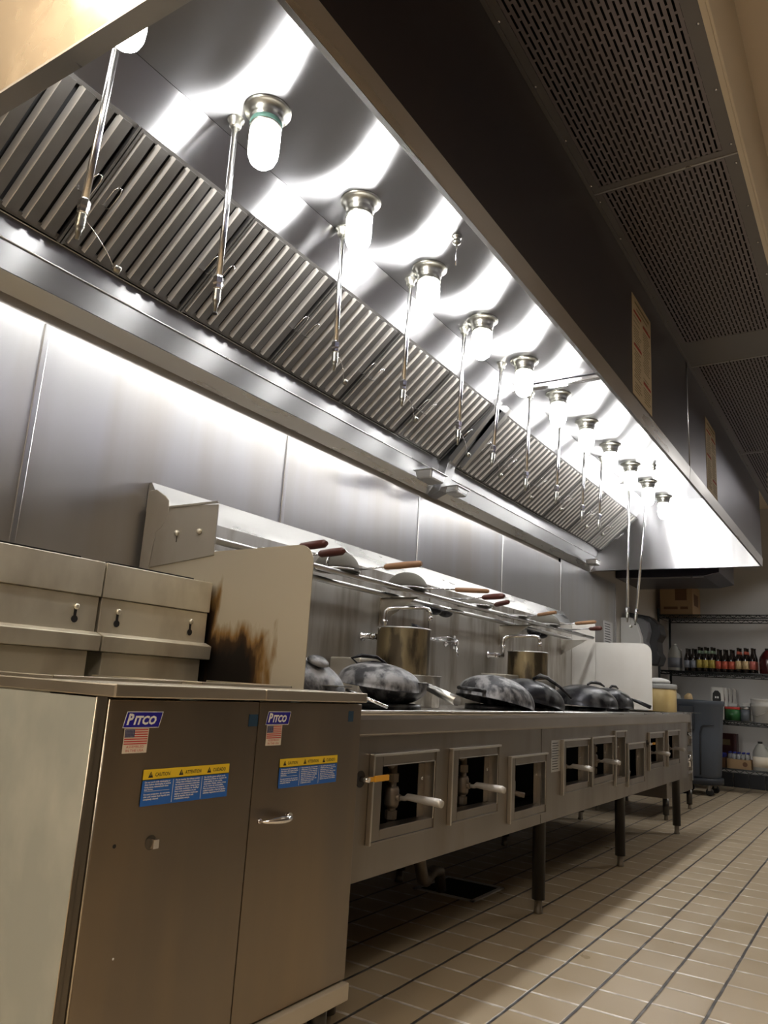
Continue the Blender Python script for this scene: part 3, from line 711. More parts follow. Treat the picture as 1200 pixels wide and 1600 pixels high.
# ------------------------------------------------------------------ wok range
XR = -1.20; RY0, RY1 = 1.722, 5.90
t = R = thing('wok_range', (-1.6, (RY0+RY1)/2, 0), 'long stainless wok range with open valve windows on black legs', 'wok range')
wins = [(1.828, 2.203, .463, .699), (2.292, 2.676, .463, .698), (2.765, 3.15, .415, .652), (3.326, 3.70, .468, .697), (3.722, 4.095, .473, .699), (4.105, 4.325, .448, .721), (4.338, 4.710, .427, .652), (4.80, 5.175, .482, .699), (5.26, 5.625, .48, .703)]
IN = .030
holes = [(a+.065, b-.012, c+.032, d-.034) for a, b, c, d in wins]
def plate(x0, x1, Y0, Y1, Z0, Z1, hs, mb, m=0):
    ys = sorted({Y0, Y1, *[h[0] for h in hs], *[h[1] for h in hs]}); zs = sorted({Z0, Z1, *[h[2] for h in hs], *[h[3] for h in hs]})
    for a, b in zip(ys[:-1], ys[1:]):
        for c, d in zip(zs[:-1], zs[1:]):
            cy, cz = (a+b)/2, (c+d)/2
            if any(h[0] < cy < h[1] and h[2] < cz < h[3] for h in hs): continue
            mb.quad((x1, a, c), (x1, b, c), (x1, b, d), (x1, a, d), m); mb.quad((x0, a, c), (x0, a, d), (x0, b, d), (x0, b, c), m)
    for h in hs:
        a, b, c, d = h
        mb.quad((x0, a, c), (x1, a, c), (x1, a, d), (x0, a, d), m).quad((x0, b, c), (x0, b, d), (x1, b, d), (x1, b, c), m)
        mb.quad((x0, a, c), (x0, b, c), (x1, b, c), (x1, a, c), m).quad((x0, a, d), (x1, a, d), (x1, b, d), (x0, b, d), m)
    mb.quad((x0, Y0, Z0), (x1, Y0, Z0), (x1, Y0, Z1), (x0, Y0, Z1), m).quad((x0, Y1, Z0), (x0, Y1, Z1), (x1, Y1, Z1), (x1, Y1, Z0), m)
    mb.quad((x0, Y0, Z0), (x0, Y1, Z0), (x1, Y1, Z0), (x1, Y0, Z0), m)
    return mb
fp = plate(XR-.012, XR, RY0, RY1, .378, .75, holes, MB())
build('front_panel', fp, 'range', R)
build('panel_seam', MB().box(XR, 3.099, .38, XR+.0012, 3.102, .75), 'fry_post', R)
build('front_lip', MB().prism([(XR-.03, .748), (XR+.018, .748), (XR+.024, .752), (XR+.024, .792), (XR+.022, .803), (XR+.014, .810), (XR-.03, .812)], 1, RY0, RY1+.01, 0), 'range_lip', R, bevel=.003)
build('lip_bead', MB().tube((XR+.014, RY0, .808), (XR+.014, RY1+.012, .808), .0085, 12), 'rcap', R)
build('deck', MB().box(-2.04, RY0, .785, XR-.03, RY1, .795).box(XR-.10, RY0, .795, XR-.06, RY1, .806), 'range_top', R)
build('body_shell', MB().box(-2.04, RY0, .378, -2.03, RY1, .785).box(-2.03, RY0, .378, XR-.012, RY0+.006, .785).box(-2.03, RY1-.006, .378, XR-.0, RY1, .785).box(-2.03, RY0, .374, XR-.012, RY1, .378).box(-1.5, RY0+.006, .40, -1.494, RY1-.006, .785), 'void', R)
build('end_skin', MB().box(-2.03, RY1, .378, XR-.0, RY1+.004, .79), 'range', R)
for i, ((a, b, c, d), h) in enumerate(zip(wins, holes)):
    w = MB(); X1 = XR+.015
    # raised perimeter bead, recessed face, inner returns
    w.box(XR, a, c, X1, a+.008, d, 0)
    w.box(XR, a+.008, c, XR+.006, a+.012, d-.007, 1).box(XR, a+.008, d-.007, XR+.014, b, d, 0)
    w.box(XR, b-.004, c, XR+.006, b, d-.007, 1).box(XR, a+.012, c, XR+.006, b-.004, c+.006, 1)
    w.box(XR, a+.012, c+.006, XR+.003, h[0], d-.007, 1).box(XR, h[1], c+.006, XR+.003, b-.004, d-.007, 1)
    w.box(XR, h[0], c+.006, XR+.003, h[1], h[2], 1).box(XR, h[0], h[3], XR+.003, h[1], d-.007, 1)
    # inner hem
    w.box(XR-.030, h[1]-.003, h[2], XR+.007, h[1]+.001, h[3], 0).box(XR-.055, h[0], h[3]-.002, XR+.006, h[1], h[3]+.001, 1).box(XR-.04, h[0], h[2]-.001, XR+.005, h[1], h[2]+.003, 1)
    w.box(XR-.032, h[1]-.040, h[2]+.003, XR-.028, h[1]-.003, h[3]-.01, 1)
    fr = build('valve_window', w, ['range_edge', 'range'], R, bevel=.0015)
    build('rivet', MB().lathe([(.006, 0), (.005, .002), (0, .003)], (XR-.028, h[1]-.020, h[3]-.055), 10, axis=(1, 0, 0)), 'chrome', fr)
build('rating_plate', MB().box(XR, 3.212, .568, XR+.0015, 3.322, .697), 'rcap', R, bevel=.0005)
pl = MB()
for q in range(11):
    pl.quad((XR+.002, 3.222, .578+q*.0105), (XR+.002, 3.222+random.uniform(.05, .09), .578+q*.0105), (XR+.002, 3.222+.07, .581+q*.0105), (XR+.002, 3.222, .581+q*.0105))
build('rating_print', pl, 'darkink', R)
def lever(y, z, x1, kind='lever', dy=0., x0=XR-.06):
    v = MB(); xv = x0
    v.lathe([(.018, -.03), (.022, -.02), (.022, .02), (.018, .03)], (xv, y, z), 12, axis=(0, 0, 1))
    v.tube((xv, y, z-.16 if z > .5 else z-.1), (xv, y, z+.09), .013, 12)
    v.lathe([(.019, -.012), (.019, .012)], (xv, y, z+.055), 8, smooth=False).lathe([(.019, -.012), (.019, .012)], (xv, y, z-.05), 8, smooth=False).lathe([(.019, -.012), (.019, .012)], (xv, y, z-.10), 8, smooth=False)
    v.path([(xv, y, z+.085), (xv-.01, y-.01, z+.10), (xv-.03, y-.03, z+.105), (xv-.04, y-.045, z+.09), (xv-.04, y-.045, z-.04)], .014, 12)
    v.tube((xv, y, z-.1), (xv, y-.05, z-.1), .009, 10)
    v.tube((xv, y, z), (xv+.03, y, z), .010, 10)
    o = build('gas_valve', v, 'iron', R)
    l = MB(); p = [(xv+.03, y, z), (xv+.045, y+.002, z+.0), (xv+.055, y+dy*.3, z+.006), (x1-.012, y+dy, z+.002), (x1, y+dy, z-.001)]
    i0 = len(l.v); l.path(p, [.006, .007, .010, .0125, .010], 10)
    build('valve_lever', l, kind, o)
lever(2.05, .562, XR+.112); lever(2.515, .562, XR+.10)
lever(3.50, .572, XR+.085); lever(3.97, .574, XR+.075); lever(5.03, .572, XR+.075); lever(5.53, .578, XR+.06)
v = MB().tube((XR-.05, 2.90, .47), (XR-.05, 2.90, .56), .014, 10).lathe([(.024, -.02), (.024, .02)], (XR-.05, 2.90, .53), 10).tube((XR-.05, 2.90, .51), (XR-.0, 2.93, .50), .010, 10)
build('gas_valve', v, 'iron', R)
v = MB().tube((XR-.05, 4.44, .44), (XR-.05, 4.44, .52), .012, 10).tube((XR-.05, 4.44, .50), (XR-.01, 4.46, .49), .010, 10)
build('gas_valve', v, 'iron', R)
for y, z, s in ((1.787, .636, 1.), (4.79, .636, .8)):
    k = MB().lathe([(.022, 0), (.022, .0015)], (XR, y, z), 16, 0, axis=(1, 0, 0)).tube((XR, y, z), (XR+.028, y+.002, z), .007, 10, 1)
    o = build('shutoff_cock', k, ['black', 'chrome'], R); o['label'] = 'cock with a yellow lever'
    build('cock_lever', MB().box(XR+.022, y, z-.006*s, XR+.026, y+.035, z+.007*s).box(XR+.022, y+.03, z-.007*s, XR+.030, y+.10*s, z+.009*s), 'yellow', o, bevel=.002)
# legs
for x in (-1.272, -1.95):
    for y in (3.275, 4.47, 5.84, 1.9):
        if y == 1.9 and x > -1.5: y = 1.80
        l = build('leg', MB().lathe([(.027, .055), (.027, .37), (.034, .372), (.034, .376)], (x, y, 0), 18), 'leg', R)
        build('foot', MB().lathe([(.013, 0), (.020, .003), (.016, .02), (.016, .052), (.024, .054), (.026, .060)], (x, y, 0), 16), 'foot', l)
# underside hardware
build('drip_rail', MB().box(-1.30, 1.78, .345, -1.285, 2.33, .362).box(-1.285, 1.78, .355, -1.27, 2.33, .36).box(-1.30, 1.78, .362, -1.295, 1.80, .374).box(-1.30, 2.31, .362, -1.295, 2.33, .374), 'rcap', R)
u = MB()
u.tube((-1.62, 2.0, .33), (-1.62, 5.6, .33), .022, 12)
for y in (2.35, 2.62, 2.9, 3.85, 4.6, 5.2): u.box(-1.33, y, .350, -1.30, y+.06, .3735).tube((-1.62, y, .33), (-1.62, y, .3735), .014, 8)
u.path([(-1.55, 2.75, .3735), (-1.55, 2.75, .24), (-1.56, 2.80, .16), (-1.6, 2.9, .13), (-1.68, 3.1, .12), (-1.7, 3.2, .10), (-1.7, 3.22, .02)], .024, 12)
build('drain_piping', u, 'iron', R)
# riser with sloped cap
XB = -2.04
rs = MB().box(XB-.02, RY0, .79, XB, RY1, 1.425)
build('backsplash', rs, 'riser', R)
build('backsplash_cap', MB().prism([(XB, 1.425), (-2.115, 1.53), (-2.128, 1.53), (-2.128, 1.425)], 1, RY0, RY1), 'rcap', R)
for y in (2.44, 3.6, 4.74): build('backsplash_seam', MB().box(XB, y-.002, .8, XB+.0015, y+.002, 1.42), 'fry_post', R)
# far end guard
g = MB().prism([(XB, .80), (-2.125, .80), (-2.125, 1.437), (-1.857, 1.437), (-1.857, .80)][1:], 1, 5.895, 5.899)
build('end_guard_panel', g, 'end_guard', R)
t = thing('splash_guard', (-1.65, 5.912, .81), 'pale rounded splash guard standing at the far end of the wok range', 'splash guard')
build('guard_sheet', MB().prism([(-2.0, .814), (-2.0, 1.297)] + rr(-1.438, 1.297, .07) + [(-1.438, .814)], 1, 5.912, 5.915), 'end_guard', t)

# pipe shelf
t = thing('pipe_shelf', (-1.92, 3.8, 1.3), 'stainless two tube shelf on triangular brackets above the range', 'shelf')
ZS = 1.318
for x, z, e in ((-1.845, 1.322, 5.80), (-1.985, 1.306, 5.72)):
    build('shelf_tube', MB().tube((x, 1.76, z), (x, e, z), .0125, 14), 'rcap', t)
for y in (3.12, 4.52):
    b = MB().prism([(XB+.001, 1.30), (-1.83, 1.30), (XB+.001, 1.17)], 1, y, y+.003).box(XB+.001, y-.012, 1.16, XB+.004, y+.012, 1.30)
    b.box(XB+.001, y-.010, 1.292, -1.83, y+.012, 1.295, 1)
    build('bracket', b, ['guard_clean', 'fry_post'], t)
for y in (2.0, 5.65): build('bracket', MB().prism([(XB+.001, 1.29), (-1.84, 1.295), (XB+.001, 1.18)], 1, y, y+.003), 'guard_clean', t)

# strainers and spiders on the pipe shelf
def strainer(cx, cy, r, label, hx, hy, hz, wood='wood', h=.65, zc=None, hr=.013):
    zc = zc or 1.337
    t = thing('wok_strainer', (cx, cy, zc), label, 'strainer', 'strainers on the pipe shelf')
    prof = [(r*math.cos(a), h*r*math.sin(a)) for a in [PI/2*k/10 for k in range(11)]]
    build('mesh_bowl', MB().lathe(prof[:-1]+[(0, h*r)], (cx, cy, zc+.004), 28), 'mesh', t)
    ring = [(cx+r*math.cos(2*PI*k/28), cy+r*math.sin(2*PI*k/28), zc+.003) for k in range(28)]
    build('rim', MB().path(ring, .004, 8, closed=True), 'rcap', t)
    H0 = Vector((cx+r*.95, cy, zc+.004)); H1 = Vector((hx, hy, hz)); d = (H1-H0).normalized(); L = (H1-H0).length; wl_ = min(.165, L*.7)
    a = H1-d*wl_
    build('shank', MB().path([H0+Vector((0, .012, 0)), a], .0032, 8).path([H0+Vector((0, -.012, 0)), a], .0032, 8), 'chrome', t)
    build('handle', MB().path([a, a+d*.01, a+d*wl_*.5, H1-d*.01, H1], [.009, hr, hr*1.1, hr, .008], 12), wood, t)
    return t
strainer(-1.905, 2.56, .098, 'domed wire strainer with pale wooden handle nearest the sooty guard', -1.51, 2.59, 1.362, h=.85)
build('steel_band', MB().path([(-1.905+.02, 2.56+.1*math.cos(PI*k/12), 1.342+.088*math.sin(PI*k/12)) for k in range(13)], .005, 8), 'rcap', bpy.data.objects['wok_strainer'])
strainer(-1.90, 3.13, .098, 'domed wire strainer with pale wooden handle above the first soup pot', -1.562, 3.33, 1.35, h=.8, hr=.011)
strainer(-1.90, 3.86, .10, 'low wire strainer with dark red handle near the middle of the shelf', -1.65, 3.765, 1.352, 'wood_dark', .35)
strainer(-1.90, 4.42, .09, 'flat strainer with pale wooden handle left of the second domed pair', -1.577, 4.275, 1.352, 'wood', .2, hr=.010)
strainer(-1.91, 4.96, .105, 'domed wire strainer with pale wooden handle above the second soup pot', -1.52, 4.84, 1.352, h=.75, hr=.011)
def skimmer(hx, hy, hz, cx, cy, label, wood):
    t = thing('skimmer', (cx, cy, 1.34), label, 'ladle', 'long handled tools on the pipe shelf')
    build('dish', MB().lathe([(0, 0), (.04, .003), (.062, .014), (.062, .016), (.04, .005), (0, .002)], (cx, cy, 1.337), 20), 'tin', t)
    H1 = Vector((hx, hy, hz)); H0 = Vector((cx+.05, cy, 1.35)); d = (H1-H0).normalized(); a = H1-d*.13
    build('shank', MB().tube(H0, a, .0045, 8), 'chrome', t)
    build('handle', MB().path([a, a+d*.012, a+d*.07, H1-d*.012, H1], [.009, .014, .016, .015, .008], 12), wood, t)
skimmer(-1.622, 2.11, 1.36, -1.93, 2.13, 'skimmer with dark red handle poking out above the sooty guard, upper one', 'wood_dark')
skimmer(-1.635, 2.235, 1.355, -1.93, 2.27, 'skimmer with dark red handle beside the sooty guard, lower one', 'wood_dark')
skimmer(-1.60, 3.60, 1.362, -1.92, 3.62, 'skimmer with fat dark red handle halfway along the pipe shelf', 'wood_dark')
skimmer(-1.60, 5.22, 1.345, -1.93, 5.42, 'skimmer with dark red handle at the far end of the pipe shelf', 'wood_dark')
def ladle(x, y, label):
    t = thing('hanging_ladle', (x, y, 1.25), label, 'ladle', 'ladle bowls hanging under the pipe shelf')
    pr = [(.048*math.sin(a), -.034*math.cos(a)) for a in [PI/2*k/8 for k in range(9)]]
    build('bowl', MB().lathe([(0, -.034)]+pr[1:], (x, y, 1.285), 18, axis=(.25, .1, 1)), 'wok_dark', t)
    build('handle', MB().path([(x-.04, y, 1.29), (x-.05, y-.01, 1.30), (x-.06, y-.14, 1.3)], .004, 8), 'chrome', t)
ladle(-1.94, 3.47, 'black ladle bowl hanging under the shelf, left of the near pair'); ladle(-1.94, 3.59, 'black ladle bowl hanging under the shelf, right of the near pair')
ladle(-1.94, 4.85, 'black ladle bowl hanging under the shelf, left of the far pair'); ladle(-1.94, 4.98, 'black ladle bowl hanging under the shelf, right of the far pair')

# soup pots, stands and faucets
def soup_pot(x, y, z0, h, label):
    st = thing('pot_stand', (x+.02, y+.12, .796), 'round steel burner ring ' + ('under the first soup pot' if y < 4 else 'under the second soup pot'), 'burner ring')
    build('ring_wall', MB().lathe([(.135, 0), (.135, z0-.80), (.142, z0-.80), (.142, z0-.796), (.118, z0-.796), (.118, 0)], (x+.02, y+.05, .796), 28), 'riser', st)
    t = thing('soup_pot', (x, y, z0), label, 'pot', 'soup pots at the back of the range')
    r = .122
    build('pot_body', MB().lathe([(0, 0), (r-.004, 0), (r, .004), (r, h), (r+.003, h+.002), (r-.004, h+.003), (r-.004, .008), (0, .008)], (x, y, z0), 40), 'pot', t)
    build('rim_bead', MB().path([(x+(r+.001)*math.cos(2*PI*k/32), y+(r+.001)*math.sin(2*PI*k/32), z0+h) for k in range(32)], .0035, 6, closed=True), 'rcap', t)
soup_pot(-1.85, 3.04, .935, .205, 'browned steel soup pot nearest the fryers under the long spout')
soup_pot(-1.85, 4.53, .965, .165, 'browned steel soup pot farther along the range')
tt = thing('ladle_rest', (-1.78, 3.06, 1.135), 'black ladle handle tip resting in the first soup pot', 'ladle')
build('ladle_bowl', MB().lathe([(0, -.03), (.03, -.022), (.045, 0), (.04, 0), (.028, -.018), (0, -.026)], (-1.80, 3.10, 1.155), 18, axis=(.3, .2, 1)), 'wok_dark', tt)
build('ladle_shaft', MB().tube((-1.81, 3.10, 1.13), (-1.86, 3.02, .95), .004, 8), 'wok_dark', tt)
def faucet(yk, ys, zk, label, zt, le=.19):
    t = thing('swing_faucet', (XB, yk, zk), label, 'faucet', 'swing faucets over the range')
    build('wall_inlet', MB().lathe([(.024, 0), (.024, .006), (.014, .012), (.014, .05)], (XB, yk, zk), 16, axis=(1, 0, 0)).tube((XB+.045, yk, zk), (XB+.055, yk+.10, zk), .011, 12).lathe([(.017, -.012), (.019, 0), (.017, .012)], (XB+.05, yk+.03, zk), 8, axis=(0, 1, 0), smooth=False), 'chrome', t)
    x0 = XB+.055; y0 = yk+.10
    sp = [(x0, y0, zk), (x0, y0+.0, zt-.05), (x0+.002, y0+.003, zt-.018), (x0+.015, y0+.010, zt-.004), (x0+.035, y0+.02, zt)]
    ex = x0+le; ey = y0+.10
    sp += [(ex-.03, ey-.01, zt+.008), (ex-.010, ey-.002, zt+.003), (ex, ey, zt-.014), (ex+.002, ey+.001, zt-.036)]
    build('spout', MB().path(sp, .0095, 12).lathe([(.012, 0), (.0125, .018), (.010, .022)], Vector(sp[-1])-Vector((0, 0, .018)), 12).lathe([(.013, 0), (.015, .006), (.013, .018)], (x0, y0, zt-.075), 10), 'chrome', t)
faucet(2.98, 3.13, 1.10, 'chrome swing faucet arching over the first soup pot', 1.245)
faucet(4.36, 4.5, 1.10, 'chrome swing faucet arching over the second soup pot', 1.225, .2)
t = thing('lever_faucet', (XB, 3.80, 1.13), 'chrome lever valve on the backsplash right of the first soup pot', 'faucet')
build('valve_body', MB().lathe([(.022, 0), (.022, .008), (.013, .012), (.013, .05), (.019, .052), (.019, .075), (.010, .08)], (XB, 3.80, 1.13), 14, axis=(1, 0, 0)).box(XB, 3.86, 1.10, XB+.02, 3.885, 1.175), 'chrome', t)
build('swing_arm', MB().path([(XB+.06, 3.80, 1.135), (XB+.08, 3.62, 1.13), (XB+.10, 3.42, 1.125)], .005, 10).path([(XB+.06, 3.83, 1.15), (XB+.07, 3.70, 1.155), (XB+.06, 3.50, 1.13)], .0035, 8), 'chrome', t)
build('lever', MB().path([(XB+.07, 3.79, 1.12), (XB+.085, 3.78, 1.08), (XB+.09, 3.78, 1.06)], [.005, .006, .008], 10), 'chrome', t)
for x, y, lab in ((-1.90, 2.80, 'low steel trough box behind the near woks'), (-1.90, 4.30, 'low steel trough box left of the second soup pot')):
    tag(build('trough_box', MB().box(x-.11, y-.10, .796, x+.05, y+.10, .99 if y < 3 else .985), 'guard_clean', bevel=.006), lab, 'metal box', 'trough boxes on the deck')

# ------------------------------------------------------------------ woks
def wok(cx, cy, r, h, z, label, matn, tilt=(0, 0), loop=None, loopscale=1., hand=None, upright=False):
    t = thing('wok', (cx, cy, z), label, 'wok', 'woks lying on the range')
    q = Matrix.Translation((cx, cy, z)) @ Matrix.Rotation(tilt[0], 4, 'X') @ Matrix.Rotation(tilt[1], 4, 'Y')
    prof = []
    for k in range(15):
        a = (PI/2)*k/14; u = math.sin(a); prof.append((r*u, h*(math.cos(a)**.85 if k < 14 else 0)))
    prof[0] = (0, h)
    inner = [(max(0, p[0]-.004), max(-.0005, p[1]-.004)) for p in prof[::-1]]
    inner[-1] = (0, h-.004)
    mb = MB().lathe(prof+[(r+.003, -.001), (r-.003, -.003)]+inner[0:], (0, 0, 0), 44)
    if upright: mb.xform(Matrix.Rotation(PI, 4, 'X'))
    mb.xform(q); build('bowl', mb, matn, t)
    if loop is not None:
        # loop ear: bent strap standing off the shell at azimuth loop
        a = loop; zc = .0; m2 = MB(); pts = []
        for k in range(11):
            u = k/10; s = (u-.5)*2; w = .055*loopscale
            out = .045*loopscale*math.cos(s*PI/2)**.7
            pts.append((math.cos(a)*(r*.93+out)-math.sin(a)*s*w, math.sin(a)*(r*.93+out)+math.cos(a)*s*w, h*.30+out*.45))
        m2.path(pts, .0075*loopscale, 8).xform(q); build('loop_handle', m2, 'wok_dark', t)
    if hand:
        m3 = MB(); a, L, rr_, dz = hand
        p0 = Vector((math.cos(a)*r*.95, math.sin(a)*r*.95, .02)); p1 = p0+Vector((math.cos(a)*L, math.sin(a)*L, dz))
        m3.path([p0, p0.lerp(p1, .15), p0.lerp(p1, .5), p1], [.012, rr_*.8, rr_, rr_*1.05], 14).xform(q); build('handle', m3, 'wok_dark', t)
    return t
# 1: behind the sooty guard
w1 = wok(-1.57, 1.93, .165, .125, .835, 'grey scorched wok half hidden behind the sooty guard', 'wok', (0, .12))
m = MB().lathe([(0, .012), (.022, .011), (.034, .004), (.036, -.004), (.026, -.009), (0, -.010)], (-1.47, 1.915, .945), 20, axis=(.45, -.1, 1))
build('wrapped_ear', m, 'wok', w1)
# 2: stacked pair
w2b = wok(-1.58, 2.54, .135, .085, .898, 'upright wok under the stacked scorched wok', 'wok', (0, 0), upright=True)
w2 = wok(-1.60, 2.47, .160, .085, .880, 'large grey scorched wok lying upside down with long hollow handle', 'wok', (.0, .10))
build('long_handle', MB().path([(-1.49, 2.565, .889), (-1.47, 2.59, .890), (-1.40, 2.56, .872), (-1.29, 2.51, .843)], [.010, .014, .016, .018], 14), 'rcap', w2)
build('ear', MB().path([(-1.66, 2.41, .955), (-1.67, 2.38, .975), (-1.655, 2.42, .988), (-1.61, 2.46, .985), (-1.585, 2.49, .962)], [.004, .006, .007, .006, .004], 10).path([(-1.66, 2.41, .957), (-1.62, 2.45, .966), (-1.585, 2.49, .962)], .005, 8), 'wok_dark', w2)
# 3, 4: tilted leaning woks
w3 = wok(-1.59, 3.49, .190, .125, .832, 'large grey worn wok leaning in the middle of the range', 'wok', (-.16, .10))
build('ear', MB().path([(-1.62, 3.34, .885), (-1.66, 3.24, .892), (-1.61, 3.20, .89), (-1.56, 3.24, .886), (-1.56, 3.33, .88)], .009, 8), 'wok_dark', w3)
w4 = wok(-1.60, 3.94, .190, .125, .832, 'shiny black wok with raised ear handle behind the grey worn wok', 'wok_dark', (-.14, .12))
build('ear', MB().path([(-1.56, 3.90, .958), (-1.52, 3.90, .978), (-1.49, 3.92, .968), (-1.43, 3.95, .925), (-1.38, 3.98, .87)], [.008, .012, .010, .007, .006], 10), 'wok_dark', w4)
w5 = wok(-1.60, 4.86, .205, .125, .832, 'broad black wok with strap ear on top near the far guard', 'wok_dark', (0, .05))
build('ear', MB().path([(-1.56, 4.80, .958), (-1.55, 4.84, .972), (-1.54, 4.90, .974), (-1.53, 4.96, .970), (-1.52, 5.01, .955)], [.006, .009, .010, .009, .006], 10), 'wok_dark', w5)
w6 = wok(-1.60, 5.38, .165, .12, .832, 'small dark wok farthest along the range with black stick handle', 'wok_dark', (0, .05))
build('ear', MB().path([(-1.58, 5.34, .952), (-1.575, 5.37, .964), (-1.565, 5.42, .964), (-1.56, 5.46, .950)], [.006, .009, .009, .006], 10), 'wok_dark', w6)
build('stick_handle', MB().path([(-1.475, 5.46, .886), (-1.42, 5.46, .868), (-1.34, 5.46, .838)], [.008, .012, .014], 12), 'black', w6)
for i, (x, y) in enumerate(((-1.60, 1.93), (-1.60, 2.52), (-1.60, 3.49), (-1.60, 3.94), (-1.60, 4.86), (-1.60, 5.38))):
    build('burner_ring', MB().lathe([(.13, 0), (.135, .0), (.135, .022), (.115, .024), (.115, .0)], (x, y, .796), 28), 'wok_dark', R)
tl = thing('wok_spatula', (-1.25, 1.95, .82), 'thin steel handle lying beside the fryer rail on the range edge', 'spatula')
build('shaft', MB().path([(-1.36, 1.92, .865), (-1.27, 1.93, .838), (-1.235, 1.96, .822)], .005, 8), 'chrome', tl)
build('blade', MB().box(-1.46, 1.88, .872, -1.36, 1.95, .875), 'tin', tl)
# floor sink
t = thing('floor_sink', (-1.68, 3.38, 0), 'square floor sink with white rim under the wok range', 'floor sink')
fx0, fx1, fy0, fy1 = -1.84, -1.54, 3.22, 3.54
build('rim', MB().box(fx0, fy0, .0, fx1, fy0+.018, .006).box(fx0, fy1-.018, .0, fx1, fy1, .006).box(fx0, fy0, 0, fx0+.018, fy1, .006).box(fx1-.018, fy0, 0, fx1, fy1, .006), 'jugw', t)
build('basin', MB().box(fx0+.018, fy0+.018, .0005, fx1-.018, fy1-.018, .002), 'void', t)

# ------------------------------------------------------------------ neighbouring low range and lidded can
t = thing('stock_pot_range', (-1.7, 6.85, 0), 'low stainless stock pot range standing past the end of the wok range', 'range')
build('body', MB().box(-2.05, 6.36, .16, -1.45, 7.3, .80), 'range', t, bevel=.004)
build('side_frame', MB().box(-1.45, 6.50, .24, -1.43, 6.53, .80).box(-1.45, 7.2, .24, -1.43, 7.23, .80).box(-1.45, 6.53, .42, -1.435, 7.2, .45).box(-1.45, 6.53, .30, -1.435, 7.2, .32), 'rcap', t)
for (x, y) in ((-1.47, 6.40), (-1.47, 7.25), (-2.0, 6.40), (-2.0, 7.25)):
    l = build('leg', MB().lathe([(.024, .04), (.024, .16)], (x, y, 0), 14), 'leg', t)
    build('foot', MB().lathe([(.012, 0), (.016, .003), (.014, .04)], (x, y, 0), 12), 'foot', l)
t2 = thing('range_bracket', (-1.19, 6.0, .5), 'bright bent steel brackets sticking out at the far end of the wok range', 'bracket')
build('upper_bracket', MB().prism([(-1.26, .665), (-1.20, .675), (-1.185, .655), (-1.26, .69)][0:3]+[(-1.26, .69)], 1, 5.92, 6.0).box(-1.30, 5.905, .66, -1.24, 6.0, .68), 'chrome', t2)
build('dark_rail', MB().box(-1.30, 5.905, .545, -1.20, 6.05, .585), 'leg', t2)
build('lower_bracket', MB().box(-1.30, 5.905, .47, -1.205, 6.02, .50).tube((-1.205, 5.98, .44), (-1.205, 5.98, .52), .008, 8), 'chrome', t2)
t = thing('lidded_can', (-1.43, 6.5, .801), 'cream round can with grey lid beyond the pale splash guard', 'can')
cx, cy = -1.50, 6.48
build('can_body', MB().lathe([(0, 0), (.105, 0), (.108, .004), (.108, .175), (.104, .18)], (cx, cy, .802), 32), 'beigecan', t)
build('lid', MB().lathe([(.113, .176), (.115, .18), (.115, .205), (.108, .215), (.02, .222), (0, .223)], (cx, cy, .802), 32), 'lid', t)
build('cloth', MB().lathe([(.09, .222), (.095, .235), (.08, .25), (.03, .262), (0, .262)], (cx-.03, cy, .802), 20), 'jugw', t)
tag(build('range_worktop', MB().box(-2.05, 6.34, .801, -1.36, 7.3, .8015), 'range_top'), 'thin steel worktop under the cream can', 'worktop')

# ------------------------------------------------------------------ far corner
# second small dark hood beyond
t = thing('far_exhaust_box', (-1.7, 8.0, 2.05), 'dark small exhaust hood beyond the end of the main hood', 'exhaust hood')
build('hood_shell', MB().prism([(-2.14, 2.03), (-1.33, 2.03), (-1.20, 2.06), (-1.20, 2.5), (-2.14, 2.5)], 1, 7.45, 8.3), 'hood_dark', t, bevel=.004)
build('light_strip', MB().box(-2.0, 7.47, 2.022, -1.34, 7.50, 2.029), 'flange', t)
# wall notice and towel dispenser
t = thing('wall_notice', (XW, 7.15, 1.39), 'white printed sheet on the steel wall left of the towel dispenser', 'notice')
build('sheet', MB().box(XW, 7.02, 1.36, XW+.002, 7.29, 1.575), 'white_paper', t)
p = MB()
for q in range(8): p.quad((XW+.0025, 7.04, 1.385+q*.023), (XW+.0025, 7.04+random.uniform(.15, .23), 1.385+q*.023), (XW+.0025, 7.2, 1.392+q*.023), (XW+.0025, 7.04, 1.392+q*.023))
build('printing', p, 'darkink', t)
t = thing('towel_dispenser', (-2.0, 7.8, 1.3), 'white grey and black paper towel dispenser on the left wall', 'towel dispenser')
XX = XW-.018
def pr(pts, y0, y1): return MB().prism(pts, 1, y0, y1)
build('front_shell', pr([(XX, 1.34), (XX+.17, 1.30), (XX+.205, 1.37), (XX+.20, 1.47), (XX+.16, 1.60), (XX+.10, 1.665), (XX, 1.665)], 7.62, 7.70), 'jugw', t, bevel=.01)
build('grey_band', pr([(XX, 1.26), (XX+.25, 1.26), (XX+.245, 1.36), (XX+.225, 1.44), (XX+.25, 1.54), (XX+.235, 1.63), (XX+.17, 1.67), (XX, 1.67)], 7.70, 7.84), 'dispgrey', t, bevel=.01)
build('dark_cover', pr([(XX, 1.22), (XX+.30, 1.22), (XX+.33, 1.30), (XX+.30, 1.35), (XX+.295, 1.45), (XX+.335, 1.52), (XX+.31, 1.62), (XX+.22, 1.70), (XX, 1.74)], 7.84, 8.08), 'black', t, bevel=.012)
build('tray', MB().path([(XX, 7.66, 1.315), (XX+.12, 7.66, 1.31), (XX+.17, 7.66, 1.27), (XX+.18, 7.66, 1.21)], .012, 8), 'black', t)

